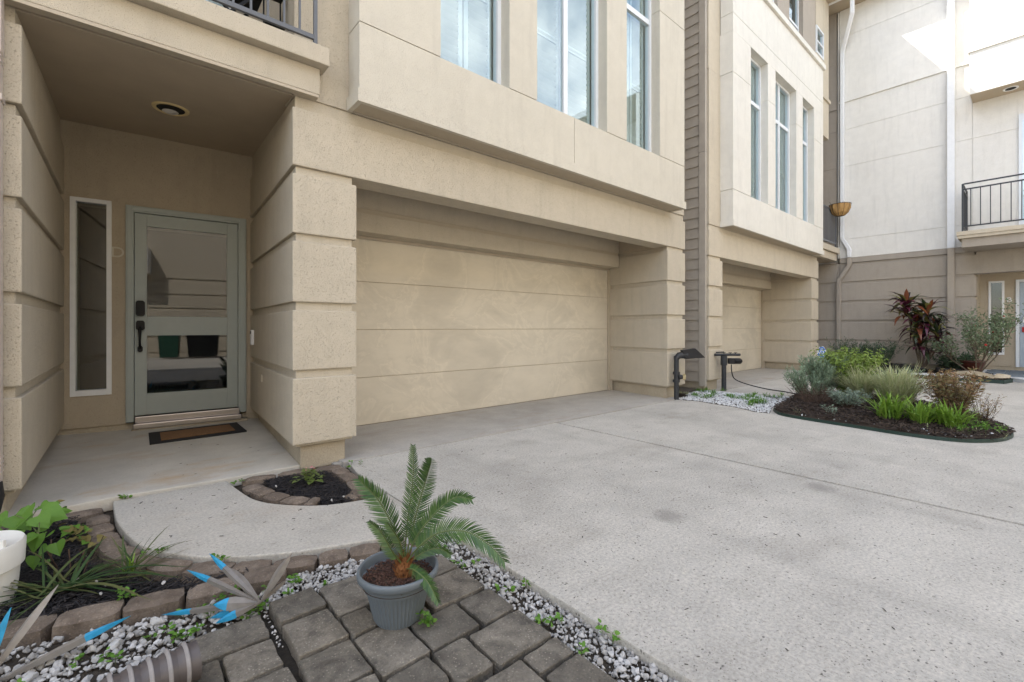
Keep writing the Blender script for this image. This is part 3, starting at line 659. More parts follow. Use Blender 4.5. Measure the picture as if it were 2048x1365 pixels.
    box('bay_panel', bayst, h, bx0 + dx, 3.49, 6.574, bx1 + dx, 3.71, 7.38, bevel=.003)
    box('bay_ledge', bayst, h, 1.37 + dx, 3.44, 7.384, 6.45 + dx, 3.71, 7.50, bevel=.004)
    # trim band and recessed underside
    b = MB(); x0, x1 = 1.40 + dx, 6.42 + dx
    b.box(x0, 3.47, 2.862, x1, 3.51, 2.966).box(x0, 3.51, 2.862, x0 + .04, 3.71, 2.966).box(x1 - .04, 3.51, 2.862, x1, 3.71, 2.966)
    b.build('bay_trim', bayst, h)
    box('bay_soffit', 'trim', h, x0 + .042, 3.512, 2.875, x1 - .042, 3.709, 2.90, bevel=0)
    for i, (a, b_) in enumerate(WINS): bay_window(h, dx, a, b_, 3.50, 6.255, i == 1, 5.42, near)
    # third floor
    box('wall', 'beige' if near else 'beige_far', h, 2.1 + dx, 3.73, 7.5, 3.3 + dx, 3.97, 9.7, bevel=.004)
    box('wall', 'tan_st' if not near else st, h, 4.15 + dx, 3.73, 7.5, 4.86 + dx, 3.97, 9.7, bevel=.004)
    box('wall', 'tan_st' if not near else st, h, 5.70 + dx, 3.71, 7.5, 6.62 + dx, 3.97, 9.7, bevel=.004)
    box('wall', st, h, 3.3 + dx, 3.73, 7.5, 5.70 + dx, 3.97, 7.99, bevel=.004)
    for a, b_ in ((3.3, 4.15), (4.86, 5.70)):
        f = MB(); t = .05; y = 3.80
        f.box(a + dx, y, 7.99, a + t + dx, y + .06, 9.6).box(b_ - t + dx, y, 7.99, b_ + dx, y + .06, 9.6).box(a + t + dx, y, 7.99, b_ - t + dx, y + .06, 8.04).box(a + t + dx, y, 8.22, b_ - t + dx, y + .06, 8.27)
        w3 = f.build('window', 'winframe', h); MB().box(a + .02 + dx, y + .03, 8.0, b_ - .02 + dx, y + .036, 9.6).build('pane', 'glass', w3)
        MB().box(a + dx, y + .12, 7.99, b_ + dx, y + .13, 9.7).build('backing', 'dark', w3)
    return h
A = house('townhouse', 0, 'beige stucco townhouse with sage green front door marked D and wide worn garage door', 'beige', 'bay', True, True)
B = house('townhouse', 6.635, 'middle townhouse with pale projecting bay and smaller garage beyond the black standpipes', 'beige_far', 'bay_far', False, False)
# solid bodies behind the facades (shade the court as the real row does)
box('house_body', 'beige', A, 1.5, 4.99, .0, 6.805, 16, 9.72, bevel=0)
box('house_body', 'beige', A, 1.02, 5.95, .0, 1.499, 16, 9.72, bevel=0)
box('house_body', 'beige', A, -1.0, 6.36, -.05, 1.019, 16, 3.05, bevel=0)
box('house_body', 'beige', A, -.6, 6.2, 3.1, 1.019, 16, 9.72, bevel=0)
box('house_body', 'beige', B, 7.66, 4.99, .0, 14.86, 16, 9.72, bevel=0)
for H_, x0, x1, yb in ((A, 1.5, 6.80, 4.99), (B, 7.66, 14.2, 4.99)):
    box('floor_slab', 'dark', H_, x0 + .02, 3.98, 2.67, x1 - .02, yb, 2.80, bevel=0)
    box('upper_wall', 'beige', H_, x0, 3.975, 9.2, x1, yb, 9.72, bevel=0)
    box('side_wall', 'beige_far' if H_ is B else 'beige', H_, x1 - .06 if H_ is A else x1 - .06, 3.975, 2.81, x1, yb, 9.19, bevel=0)
box('side_wall', 'beige', A, 1.0, 3.975, 3.26, 1.06, 6.2, 9.19, bevel=0)
box('side_wall', 'beige', A, 6.77, 4.0, -.06, 6.80, 4.98, 2.6, bevel=0)
# eaves
def eave(parent, x0, x1, y0=3.30):
    box('eave', 'soffit', parent, x0, y0, 9.73, x1, 16.2, 9.80, bevel=0); box('fascia_board', 'white', parent, x0, y0 - .06, 9.70, x1, y0 - .002, 9.92, bevel=.004)
    box('roof', 'tan_st', parent, x0, y0 + .02, 9.81, x1, 16.2, 9.98, bevel=0)
eave(A, -1.0, 6.9); eave(B, 7.5, 14.36)

# ---- left wing, entry recess and balcony of house A
pillar([(-1.05, 3.70), (-.42, 3.70), (-.405, 5.955), (-1.05, 5.99)], A, 'beige')
MB().prism([(-1.05, 3.70), (-.42, 3.70), (-.405, 5.955), (-1.05, 5.99)], 2.335, 2.775).build('stucco_block', 'beige', A, .009, 2)
MB().prism([(-1.03, 3.73), (-.45, 3.73), (-.43, 5.93), (-1.03, 5.97)], 2.70, 3.04).build('pillar_core', 'beige', A)
MB().prism([(1.012, 3.73), (1.44, 3.73), (1.43, 5.84), (1.125, 5.81)], 2.72, 3.08).build('pillar_core', 'beige', A)
d_al = R(-5); DU = Vector((math.cos(d_al), math.sin(d_al), 0)); DN = Vector((DU.y, -DU.x, 0)); DP = Vector((-.42, 5.958, 0))   # DN points out towards the court
def dbox(mb, s0, s1, z0, z1, o0, o1):
    """box on the slightly skewed door wall: s along, z up, o outwards"""
    c = DP + DU * (s0 + s1) / 2 + DN * (o0 + o1) / 2 + Vector((0, 0, (z0 + z1) / 2))
    return mb.obox(c, DU, -DN, (0, 0, 1), abs(s1 - s0) / 2, abs(o1 - o0) / 2, (z1 - z0) / 2)
def dpart(name, mat, parent, *a, bevel=.002): 
    m = MB(); dbox(m, *a); return m.build(name, mat, parent, bevel, 2)
b = MB()
for q in ((-.1, .06, .135, 3.06), (.06, .34, .135, .44), (.06, .34, 2.318, 3.06), (.34, .455, .135, 3.06), (.455, 1.49, 2.305, 3.06), (1.49, 1.62, .13, 3.06)): dbox(b, q[0], q[1], q[2], q[3], -.12, 0)
b.build('entry_wall', 'taupe', A)
m = MB(); dbox(m, -.1, 1.62, -.05, .132, -.12, -.02); m.build('entry_sill', 'base', A)
# side light window
m = MB(); dbox(m, .053, .092, .437, 2.325, -.06, .012); dbox(m, .312, .35, .437, 2.325, -.06, .012); dbox(m, .092, .312, 2.287, 2.325, -.06, .012); dbox(m, .092, .312, .437, .491, -.06, .014)
sw = m.build('side_window', 'white', A, .003); dpart('pane', 'glass_side', sw, .09, .314, .489, 2.289, -.045, -.040, bevel=0)
m = MB(); dbox(m, .075, .33, .46, 2.31, -.35, -.34); m.build('backing', 'dark', sw)
# door frame
m = MB(); dbox(m, .455, .518, .148, 2.305, -.06, .022); dbox(m, 1.413, 1.49, .148, 2.305, -.06, .022); dbox(m, .518, 1.413, 2.243, 2.305, -.06, .022)
dbox(m, .47, .505, .15, 2.29, .022, .034); dbox(m, 1.43, 1.475, .15, 2.29, .022, .034); dbox(m, .505, 1.43, 2.258, 2.29, .022, .034)
m.build('door_frame', 'sage', A, .003)
fd = thing('front_door', DP + DU * .96 + Vector((0, 0, .2)), None, None); fd.parent = A; fd.location = fd.location - origin(A)
m = MB(); o0, o1 = -.055, -.012
dbox(m, .521, .618, .205, 2.240, o0, o1); dbox(m, 1.309, 1.410, .205, 2.240, o0, o1); dbox(m, .618, 1.309, 2.118, 2.240, o0, o1); dbox(m, .618, 1.309, 1.008, 1.202, o0, o1); dbox(m, .618, 1.309, .205, .420, o0, o1)
m.build('door_leaf', 'sage', fd, .003)
dpart('pane', 'glass_dark', fd, .616, 1.311, 1.200, 2.120, -.036, -.030, bevel=0); dpart('pane', 'glass_dark', fd, .616, 1.311, .418, 1.010, -.036, -.030, bevel=0)
dpart('dark_backing', 'dark', fd, .60, 1.33, .40, 2.13, -.30, -.29, bevel=0)  # added dark sheet behind the panes, stands in for the unlit interior
m = MB(); c = DP + DU * .568 + DN * .002 + Vector((0, 0, 1.285))
oct_ = []
for zz, hw in ((-.078, .02), (-.062, .036), (.062, .036), (.078, .02)): oct_.append((zz, hw))
def plate(cs, z0, prof, t):
    V = []; n = len(prof)
    for o in (-.012, t):
        for zz, hw in prof: V.append(DP + DU * (cs - hw) + DN * o + Vector((0, 0, z0 + zz)))
        for zz, hw in reversed(prof): V.append(DP + DU * (cs + hw) + DN * o + Vector((0, 0, z0 + zz)))
    k = 2 * n; return V, [tuple(range(k)), tuple(range(k, 2 * k))[::-1]] + [(i, k + i, k + (i + 1) % k, (i + 1) % k) for i in range(k)]
lk = MB().add(*plate(.568, 1.283, oct_, .022)).build('lock', 'black', fd, .003)
hd = MB().add(*plate(.568, 1.112, [(-.05, .018), (-.035, .034), (.03, .034), (.048, .022)], .018))
pp = [DP + DU * .566 + DN * o + Vector((0, 0, z)) for o, z in ((.01, 1.085), (.05, 1.075), (.062, 1.02), (.06, .96), (.045, .905), (.01, .885))]
hd.tube(pp, [.012, .014, .012, .010, .010, .011], 8).add(*plate(.566, .875, [(-.032, .010), (-.018, .02), (.016, .02), (.03, .012)], .014)); hd.build('handle', 'black', fd, 0, smooth=False)
m = MB(); dbox(m, .525, 1.425, .135, .197, -.10, .035); dbox(m, .515, 1.44, .085, .133, -.10, .085); m.build('threshold', 'alu', A, .006)
m = MB(); dbox(m, .50, 1.50, -.03, .083, -.10, .075); m.build('concrete_step', 'base', A, .01)
text('house_letter', 'D', .145, 'letter', A, DP + DU * .395 + DN * .008 + Vector((0, 0, 1.825)), DU, (0, 0, 1), .005)
# ceiling of the recess (falls slightly towards the court) and its light
cz = lambda y: 2.872 + (y - 3.8) * .0735
MB().add([(-.46, 3.74, cz(3.74)), (1.13, 3.74, cz(3.74)), (1.13, 5.97, cz(5.97)), (-.46, 5.97, cz(5.97)), (-.46, 3.74, 3.12), (1.13, 3.74, 3.12), (1.13, 5.97, 3.12), (-.46, 5.97, 3.12)], BOXF).build('entry_ceiling', 'soffit', A)
cl = thing('ceiling_light', (.318, 4.80, cz(4.8)), None, None); cl.parent = A; cl.location = cl.location - origin(A)
def ring(c, z, r0, r1, t, n=32):
    m = MB(); pr = [(r0, z + t), (r0, z), (r1 * .97, z - .006), (r1, z), (r1, z + t)]; m.lathe(c, pr, n); return m
zc = cz(4.8) - .014
MB().lathe((.318, 4.80), [(.098, zc + .04), (.098, zc + .003), (.104, zc - .003), (.125, zc), (.130, zc + .006), (.130, zc + .03)], 40).build('trim_ring', 'brass', cl, smooth=True)
MB().lathe((.318, 4.80), [(.0001, zc + .006), (.099, zc + .004)], 32).build('baffle', 'black', cl)
MB().lathe((.318, 4.86), [(.0001, zc - .006), (.04, zc - .004), (.058, zc + .004)], 24).build('bulb', 'bulb', cl, smooth=True)
# doorbell and small vent on the pillar side
def sidew(y): return .985 + (y - 3.70) / (5.825 - 3.70) * .12
db = MB(); yb = 5.58; xb = sidew(yb) - .004
V = []; F = []
m = MB(); m.box(xb - .028, yb - .03, .90, xb + .01, yb + .03, 1.065); db_o = m.build('doorbell', 'white', A, .018, 3)
MB().box(xb - .030, yb - .02, 1.02, xb - .024, yb + .02, 1.052).build('camera_eye', 'black', db_o, .008)
MB().box(sidew(5.05) - .012, 5.03, .55, sidew(5.05), 5.09, .62).build('vent_cover', 'beige', A, .002)
# balcony over the entry
box('balcony_fascia', 'beige', A, -1.1, 3.63, 2.885, 1.163, 3.735, 3.083, bevel=.006)
box('drip_edge', 'trim', A, -1.1, 3.632, 2.862, 1.155, 3.70, 2.884, bevel=.002)
box('balcony_cap', 'beige', A, -1.1, 3.545, 3.085, 1.208, 3.76, 3.222, bevel=.008)
box('balcony_floor', 'taupe', A, -1.1, 3.762, 3.125, 1.0, 6.2, 3.20, bevel=0)
rl = thing('railing', (.3, 3.60, 3.22), None, None); rl.parent = A; rl.location = rl.location - origin(A)
box('post', 'rail', rl, 1.105, 3.585, 3.20, 1.132, 3.612, 4.25, bevel=.002)
box('rail', 'rail', rl, -1.1, 3.585, 3.272, 1.105, 3.610, 3.305, bevel=.002); box('rail', 'rail', rl, -1.1, 3.58, 4.20, 1.105, 3.615, 4.24, bevel=.002)
xx = 1.00
while xx > -.9: box('baluster', 'rail', rl, xx, 3.59, 3.306, xx + .014, 3.604, 4.199, bevel=0); xx -= .107
# balcony back wall with a pale glazed door
box('balcony_wall', 'taupe', A, -.6, 6.0, 3.21, .35, 6.19, 6.0, bevel=0)
bd = box('balcony_door', 'white', A, .36, 6.02, 3.21, .98, 6.10, 5.6, bevel=.004); box('pane', 'glass', bd, .44, 6.008, 3.30, .90, 6.017, 5.5, bevel=0)
lt = thing('side_table', (.62, 4.05, 3.205), 'small black iron table with crossed legs behind the balcony railing', 'table')
for (a, b_) in (((.42, 3.93, 3.205), (.80, 3.93, 3.66)), ((.80, 3.93, 3.205), (.42, 3.93, 3.66)), ((.42, 4.20, 3.205), (.80, 4.20, 3.66)), ((.80, 4.20, 3.205), (.42, 4.20, 3.66))): MB().bar(a, b_, .02).build('leg', 'black', lt)
MB().box(.38, 3.88, 3.66, .84, 4.25, 3.68).build('table_top', 'black', lt)
ln = thing('lantern', (.88, 3.93, 3.42), 'black square lantern on the balcony beside the crossed table legs', 'lantern')
MB().box(.84, 3.86, 3.44, .98, 4.0, 3.46).box(.84, 3.86, 3.70, .98, 4.0, 3.73).build('lantern_body', 'black', ln)
for a, b_ in ((.845, 3.865), (.965, 3.865), (.845, 3.985), (.965, 3.985)): MB().box(a, b_, 3.46, a + .01, b_ + .01, 3.70).build('post', 'black', ln)
MB().tube([(.91, 3.93, 3.205), (.91, 3.93, 3.44)], .012, 6).build('stem', 'black', ln)
# downspout at the far left
ds = thing('downspout', (-.52, 3.62, 0), None, None); ds.parent = A; ds.location = ds.location - origin(A)
box('pipe', 'pinkish', ds, -.60, 3.60, .25, -.487, 3.685, 2.60, bevel=.012); box('pipe', 'pinkish', ds, -.605, 3.59, 2.55, -.482, 3.685, 9.6, bevel=.012)
m = MB()
for z in (2.50, 2.53, .31, .335, .36, .385): m.box(-.603, 3.596, z, -.484, 3.684, z + .012)
m.build('ribs', 'pinkish', ds, .004)
box('strap', 'pinkish', ds, -.61, 3.594, 2.30, -.480, 3.69, 2.335, bevel=.003)
m = MB(); m.tube([(-.545, 3.61, .27), (-.545, 3.60, .20), (-.56, 3.56, .10), (-.60, 3.48, .04), (-.72, 3.3, .03)], [.065, .075, .075, .07, .07], 16); m.build('boot', 'rubber', ds, smooth=True, angle=40)

# ---- neighbouring row to the left (only shades the court)
NL = thing('townhouse', (-6, 3.7, 0), 'end of the neighbouring beige townhouse behind the pale downspout at far left', 'house')
box('wall', 'beige', NL, -14, 3.73, 0, -1.06, 16, 9.72, bevel=0); eave(NL, -14.2, -1.01)

# ---- siding on the side of house B
sx = 7.60
z = .152
for i in range(53):
    zb = z + i * .1778
    if zb > 9.5: break
    MB().add([(sx - .026, 3.86, zb), (sx - .026, 9.5, zb), (sx + .01, 9.5, zb), (sx + .01, 3.86, zb), (sx - .008, 3.86, zb + .185), (sx - .008, 9.5, zb + .185), (sx + .01, 9.5, zb + .185), (sx + .01, 3.86, zb + .185)], BOXF).build('siding_board', 'siding', B)
box('corner_board', 'siding', B, 7.560, 3.742, .08, 7.612, 3.858, 4.10, bevel=.003); box('corner_board', 'siding', B, 7.560, 3.742, 4.104, 7.612, 3.858, 9.6, bevel=.003)
box('side_footing', 'base', B, 7.60, 3.80, -.06, 7.69, 9.5, .15, bevel=0)
box('side_wall', 'siding', B, 7.611, 4.98, .14, 7.655, 9.5, 9.6, bevel=0)

# ---- right end of house B: upper room over a small balcony
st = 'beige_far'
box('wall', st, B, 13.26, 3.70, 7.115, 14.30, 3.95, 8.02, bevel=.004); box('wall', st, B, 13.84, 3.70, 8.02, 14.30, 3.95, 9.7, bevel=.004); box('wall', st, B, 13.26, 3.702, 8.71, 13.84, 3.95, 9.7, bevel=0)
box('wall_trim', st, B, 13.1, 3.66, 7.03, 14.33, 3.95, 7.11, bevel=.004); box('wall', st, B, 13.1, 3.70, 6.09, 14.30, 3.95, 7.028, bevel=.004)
box('side_wall', st, B, 14.25, 3.951, 6.09, 14.30, 4.98, 9.7, bevel=0); box('room_floor', 'soffit', B, 13.44, 3.951, 6.09, 14.25, 4.98, 6.13, bevel=0)
f = MB(); f.box(13.26, 3.685, 8.02, 13.31, 3.76, 8.71).box(13.79, 3.685, 8.02, 13.84, 3.76, 8.71).box(13.31, 3.685, 8.66, 13.79, 3.76, 8.71).box(13.31, 3.685, 8.02, 13.79, 3.76, 8.07).box(13.31, 3.69, 8.32, 13.79, 3.755, 8.36)
wn = f.build('window', 'winframe', B); box('pane', 'glass', wn, 13.3, 3.72, 8.03, 13.8, 3.726, 8.70, bevel=0); box('backing', 'dark', wn, 13.27, 3.80, 8.03, 13.83, 3.81, 8.70, bevel=0)
box('balcony_fascia', st, B, 13.10, 3.60, 2.875, 14.62, 3.72, 3.06, bevel=.005); box('balcony_cap', st, B, 13.08, 3.54, 3.065, 14.66, 3.74, 3.21, bevel=.005); box('balcony_floor', 'soffit', B, 13.44, 3.73, 2.89, 14.86, 4.98, 3.05, bevel=0)
box('recess_wall', 'tan_st', B, 13.45, 4.95, 3.06, 14.86, 4.985, 6.09, bevel=0)
r2 = thing('railing', (13.9, 3.6, 3.2), None, None); r2.parent = B; r2.location = r2.location - origin(B)
for zz in (3.30, 4.16): box('rail', 'rail', r2, 13.1, 3.585, zz, 14.52, 3.612, zz + .04, bevel=0)
xx = 13.3
while xx < 14.5: box('baluster', 'rail', r2, xx, 3.59, 3.34, xx + .016, 3.606, 4.16, bevel=0); xx += .105
box('post', 'rail', r2, 14.50, 3.58, 3.2, 14.53, 3.615, 4.2, bevel=0)
MB().box(12.72, 3.96, .72, 12.79, 4.02, .80) 
for H_, cx_ in ((B, 13.0),):
    ob = MB().box(13.0, 4.22, .555, 13.035, 4.32, .655).build('outlet_cover', 'winframe', H_, .004); MB().box(12.994, 4.245, .585, 12.999, 4.295, .625).build('socket', 'tan_st', ob)
bk = thing('hanging_basket', (14.05, 3.48, 4.0), 'round brown coir basket hung on the small balcony railing', 'basket')
pr = [(.001, 3.96), (.10, 3.98), (.17, 4.05), (.21, 4.15), (.225, 4.26), (.20, 4.27), (.15, 4.24), (.001, 4.22)]
MB().lathe((14.1, 3.40), pr, 28, lambda r, z, k, j: r * (1 + .05 * math.sin(k * 1.9 + j) + random.uniform(-.07, .07))).build('liner', 'basket', bk, smooth=False)
m = MB()
for k in range(10):
    a = k / 10 * 2 * math.pi; m.tube([(14.1 + r * 1.04 * math.cos(a), 3.40 + r * 1.04 * math.sin(a), z_) for r, z_ in pr[:5]], .004, 5)
m.tube([(14.1 + .235 * math.cos(a), 3.40 + .235 * math.sin(a), 4.265) for a in np.linspace(0, 2 * math.pi, 25)], .006, 5, False).build('wire_frame', 'black', bk)
m = MB()
for k in range(14):
    a = random.uniform(0, 6.28); r = random.uniform(.05, .2); p = Vector((14.1 + r * math.cos(a), 3.4 + r * math.sin(a), 4.23)); m.tube([p, p + Vector((random.uniform(-.05, .05), random.uniform(-.05, .05), random.uniform(.06, .14)))], .004, 4)
m.build('dry_stems', 'twig', bk)

# ------------------------------------------------------------------ townhouse C (white, faces us across the court end)
C = thing('townhouse', (14.9, 1, 0), 'white stucco townhouse with grey grooved lower wall and door marked B at right', 'house')
XC = 14.9
def cb(name, mat, y0, y1, z0, z1, x0=XC, x1=XC + .3, bevel=.004, parent=None): return box(name, mat, parent or C, x0, y0, z0, x1, y1, z1, bevel=bevel)
for a, b_ in LEV[:4]:
    cb('stucco_block', 'tan_st', .985, 3.595, a, b_, bevel=.009); cb('stucco_block', 'tan_st', 3.66, 4.94, a, b_, bevel=.009)
cb('stucco_block', 'tan_st', -.0, 3.595, 2.33, 2.775, bevel=.009); cb('stucco_block', 'tan_st', 3.66, 4.94, 2.33, 2.775, bevel=.009)
cb('wall_core', 'tan_st', 1.01, 4.94, .17, 2.83, XC + .028, XC + .3, bevel=0)
cb('wall_band', 'tan_st', -4, 3.595, 2.835, 2.972, XC - .012, XC + .3)
cb('wall_band', 'tan_st', 3.66, 4.94, 2.835, 2.87, XC, XC + .3)
cb('wall_foot', 'base', 1.05, 4.94, -.05, .188, XC + .07, XC + .3)
zs = [2.976, 3.478, 5.448, 6.448, 7.19, ]; zj = [2.976, 3.475, 3.483, 5.446, 5.454, 6.446, 6.454, 7.17]
YR = -2.4
for z0, z1 in ((2.976, 3.477), (3.484, 5.447), (5.454, 6.447), (6.454, 7.19)):
    cb('wall_panel', 'white_st', 1.048, 3.60, z0, z1, bevel=.002); cb('wall_panel', 'white_st', YR, 1.040, z0, z1, bevel=.002)
cb('wall_trim', 'white_st', YR, 3.61, 7.192, 7.262, XC - .035)
for z0, z1 in ((7.264, 8.977), (8.984, 9.72)): cb('wall_panel', 'white_st', YR, 3.60, z0, z1, bevel=.002)
cb('wall_core', 'white_st', YR, 3.59, 2.98, 9.7, XC + .015, XC + .3, bevel=0)
# tan return next to house B
for z0, z1 in ((3.2, 3.477), (3.484, 5.447), (5.454, 6.447), (6.454, 7.05), (7.13, 8.3), (8.307, 9.72)): cb('return_wall', 'tan_st', 3.665, 5.0, z0, z1, XC - .02, XC + .3, bevel=.002)
cb('wall_trim', 'tan_st', 3.66, 5.0, 7.052, 7.128, XC - .05)
cb('corner_trim', 'white_st', 3.612, 3.64, 2.98, 9.7, XC - .03, XC + .2)
cb('house_body', 'white_st', -12, 16, .0, 9.72, XC + 1.5, XC + 9, bevel=0)
cb('upper_body', 'white_st', YR, 16, 2.9, 9.72, XC + .302, XC + 1.49, bevel=0)
box('eave', 'soffit', C, XC - .52, -12, 9.73, XC + 9, 16, 9.80, bevel=0); box('fascia_board', 'white', C, XC - .58, -12, 9.70, XC - .522, 16, 9.92, bevel=.004)
box('roof', 'tan_st', C, XC - .5, -12, 9.81, XC + 9, 16, 9.98, bevel=0)
# projecting upper room
PX = 14.33
for z0, z1 in ((6.275, 7.20), (7.31, 9.70)): cb('bay_panel', 'white_st', YR, 1.05, z0, z1, PX, XC - .002)
cb('bay_trim', 'white_st', YR, 1.075, 7.20, 7.308, PX - .035, XC - .037)
cb('bay_soffit', 'soffit', YR, 1.04, 6.262, 6.274, PX + .01, XC - .002, bevel=0)
cl2 = thing('ceiling_light', (14.6, .44, 6.26), None, None); cl2.parent = C; cl2.location = cl2.location - origin(C)
ring((14.6, .44), 6.257, .085, .12, .01, 24).build('trim_ring', 'white', cl2, smooth=True); MB().lathe((14.6, .44), [(.0001, 6.258), (.085, 6.256)], 24).build('baffle', 'dark', cl2)
# balcony
cb('balcony_fascia', 'tan_st', YR, 1.15, 2.845, 3.035, 14.0, XC - .014, bevel=.004); cb('balcony_cap', 'beige_far', YR, 1.21, 3.038, 3.10, 13.94, XC - .014); cb('balcony_cap', 'beige_far', YR, 1.225, 3.103, 3.19, 13.92, XC - .014)
r3 = thing('railing', (14.02, .3, 3.2), None, None); r3.parent = C; r3.location = r3.location - origin(C)
box('post', 'rail_black', r3, 14.0, 1.12, 3.19, 14.03, 1.15, 4.24, bevel=0); box('post', 'rail_black', r3, 14.86, 1.12, 3.19, 14.885, 1.15, 4.24, bevel=0)
for zz in (3.29, 4.10, 4.22): box('rail', 'rail_black', r3, 14.0, YR, zz, 14.028, 1.12, zz + .028, bevel=0); box('rail', 'rail_black', r3, 14.03, 1.122, zz, 14.86, 1.148, zz + .028, bevel=0)
yy = 1.0
while yy > -1.6: box('baluster', 'rail_black', r3, 14.005, yy, 3.318, 14.021, yy + .016, 4.10, bevel=0); yy -= .148
for k in range(7): box('baluster', 'rail_black', r3, 14.12 + k * .11, 1.128, 3.318, 14.135 + k * .11, 1.142, 4.10, bevel=0)
f = MB(); f.box(XC - .03, .02, 3.2, XC - .001, .33, 5.75); f.build('balcony_door', 'winframe', C)
MB().box(XC - .038, .02, 3.4, XC - .031, .27, 5.6).build('balcony_pane', 'glass', C)
# lower entry recess with door B
cb('return_wall', 'taupe', .985, 1.04, .19, 2.80, XC + .29, XC + 1.0, bevel=0)
RX = 15.9
cb('recess_wall', 'taupe', .84, 1.05, .17, 2.9, RX, RX + .1, bevel=0); cb('recess_wall', 'taupe', .58, .84, .17, .44, RX, RX + .1, bevel=0); cb('recess_wall', 'taupe', .58, .84, 2.20, 2.9, RX, RX + .1, bevel=0)
cb('recess_wall', 'taupe', .40, .58, .17, 2.9, RX, RX + .1, bevel=0); cb('recess_wall', 'taupe', -2.3, .40, 2.21, 2.9, RX, RX + .1, bevel=0); cb('recess_wall', 'taupe', -2.3, -.66, .17, 2.21, RX, RX + .1, bevel=0)
cb('recess_foot', 'base', -2.3, 1.05, -.05, .168, RX + .02, RX + .1, bevel=0)
cb('recess_ceiling', 'soffit', -2.3, 1.05, 2.49, 2.52, XC + .02, RX, bevel=0)
cb('entry_beam', 'tan_st', -2.3, .984, 2.48, 2.83, XC + .003, XC + .25, bevel=.006)
f = MB().box(RX - .02, .80, .44, RX + .05, .84, 2.20).box(RX - .02, .58, .44, RX + .05, .62, 2.20).box(RX - .02, .62, 2.16, RX + .05, .80, 2.20).box(RX - .02, .62, .44, RX + .05, .80, .49)
wc = f.build('side_window', 'white', C, .003); MB().box(RX + .02, .61, .48, RX + .026, .81, 2.17).build('pane', 'glass_dark', wc); MB().box(RX + .09, .59, .45, RX + .095, .83, 2.19).build('backing', 'dark', wc)
f = MB().box(RX - .03, .34, .165, RX + .05, .40, 2.21).box(RX - .03, -.66, .165, RX + .05, -.60, 2.21).box(RX - .03, -.60, 2.15, RX + .05, .34, 2.21); f.build('door_frame', 'winframe', C, .003)
dc = MB().box(RX + .0, -.595, .17, RX + .04, .335, 2.145).build('front_door', flat('pale_blue_door_paint', (.34, .40, .46), .5), C, .004)
MB().box(RX - .04, .22, 1.20, RX - .001, .29, 1.33).build('lock', 'white', dc, .006)
m = MB()
for k in range(3): m.box(RX - .012, .02 + k * .09, .86, RX - .001, .07 + k * .09, 1.0)
m.build('mail_slots', 'white', dc); MB().box(RX - .03, .12, .98, RX - .001, .30, 1.10).build('red_tag', 'redp', dc)
text('house_letter', 'B', .16, 'white', C, (RX - .006, .502, 1.74), (0, -1, 0), (0, 0, 1), .006)
pch = struct(MB().prism([(13.75, .45), (14.88, .95), (RX, 1.0), (RX, -2.3), (13.2, -2.3), (13.2, .1)], -.02, .075).build('porch', 'white', None, .005))
pxs = []
for i in range(7):
    for j_ in range(6):
        x0 = 13.9 + i * .28; y0 = .80 - (j_ + 1) * .30 + (.05 if i % 2 else 0)
        if x0 + .27 < RX and (y0 + .29 < .62 + (x0 - 13.9) * .35): MB().box(x0, y0, .076, x0 + .272, y0 + .29, .088).build('slate_tile', 'slate', pch, .003, 1)
# downspouts of house C
dsc = thing('downspout', (14.85, 1.42, 0), None, None); dsc.parent = C; dsc.location = dsc.location - origin(C)
box('pipe', 'white', dsc, XC - .115, 1.33, 3.03, XC - .037, 1.46, 9.65, bevel=.006); box('pipe', 'tan_st', dsc, XC - .115, 1.335, .05, XC - .037, 1.455, 2.96, bevel=.006); box('bracket', 'white', dsc, XC - .12, 1.33, 2.96, XC - .034, 1.46, 3.1, bevel=.004)
dsd = thing('downspout', (14.8, 3.5, 0), None, None); dsd.parent = C; dsd.location = dsd.location - origin(C)
def spout(parent, pts, mat, w_=.055):
    m = MB(); m.tube(pts, .062, 4); return m.build('pipe', mat, parent, .008, 1)
X_ = XC - .09
spout(dsd, [(X_ - .35, 3.22, 9.70), (X_ - .35, 3.22, 9.30), (X_ - .02, 3.50, 8.60), (X_, 3.52, 8.5), (X_, 3.52, 3.50), (X_, 3.38, 3.22), (X_, 3.36, 3.16), (X_, 3.36, 2.975)], 'white')
spout(dsd, [(X_, 3.36, 2.97), (X_, 3.36, 2.78), (X_, 3.38, 2.72), (X_, 3.59, 2.38), (X_, 3.60, 2.32), (X_, 3.60, .05)], 'tan_st')

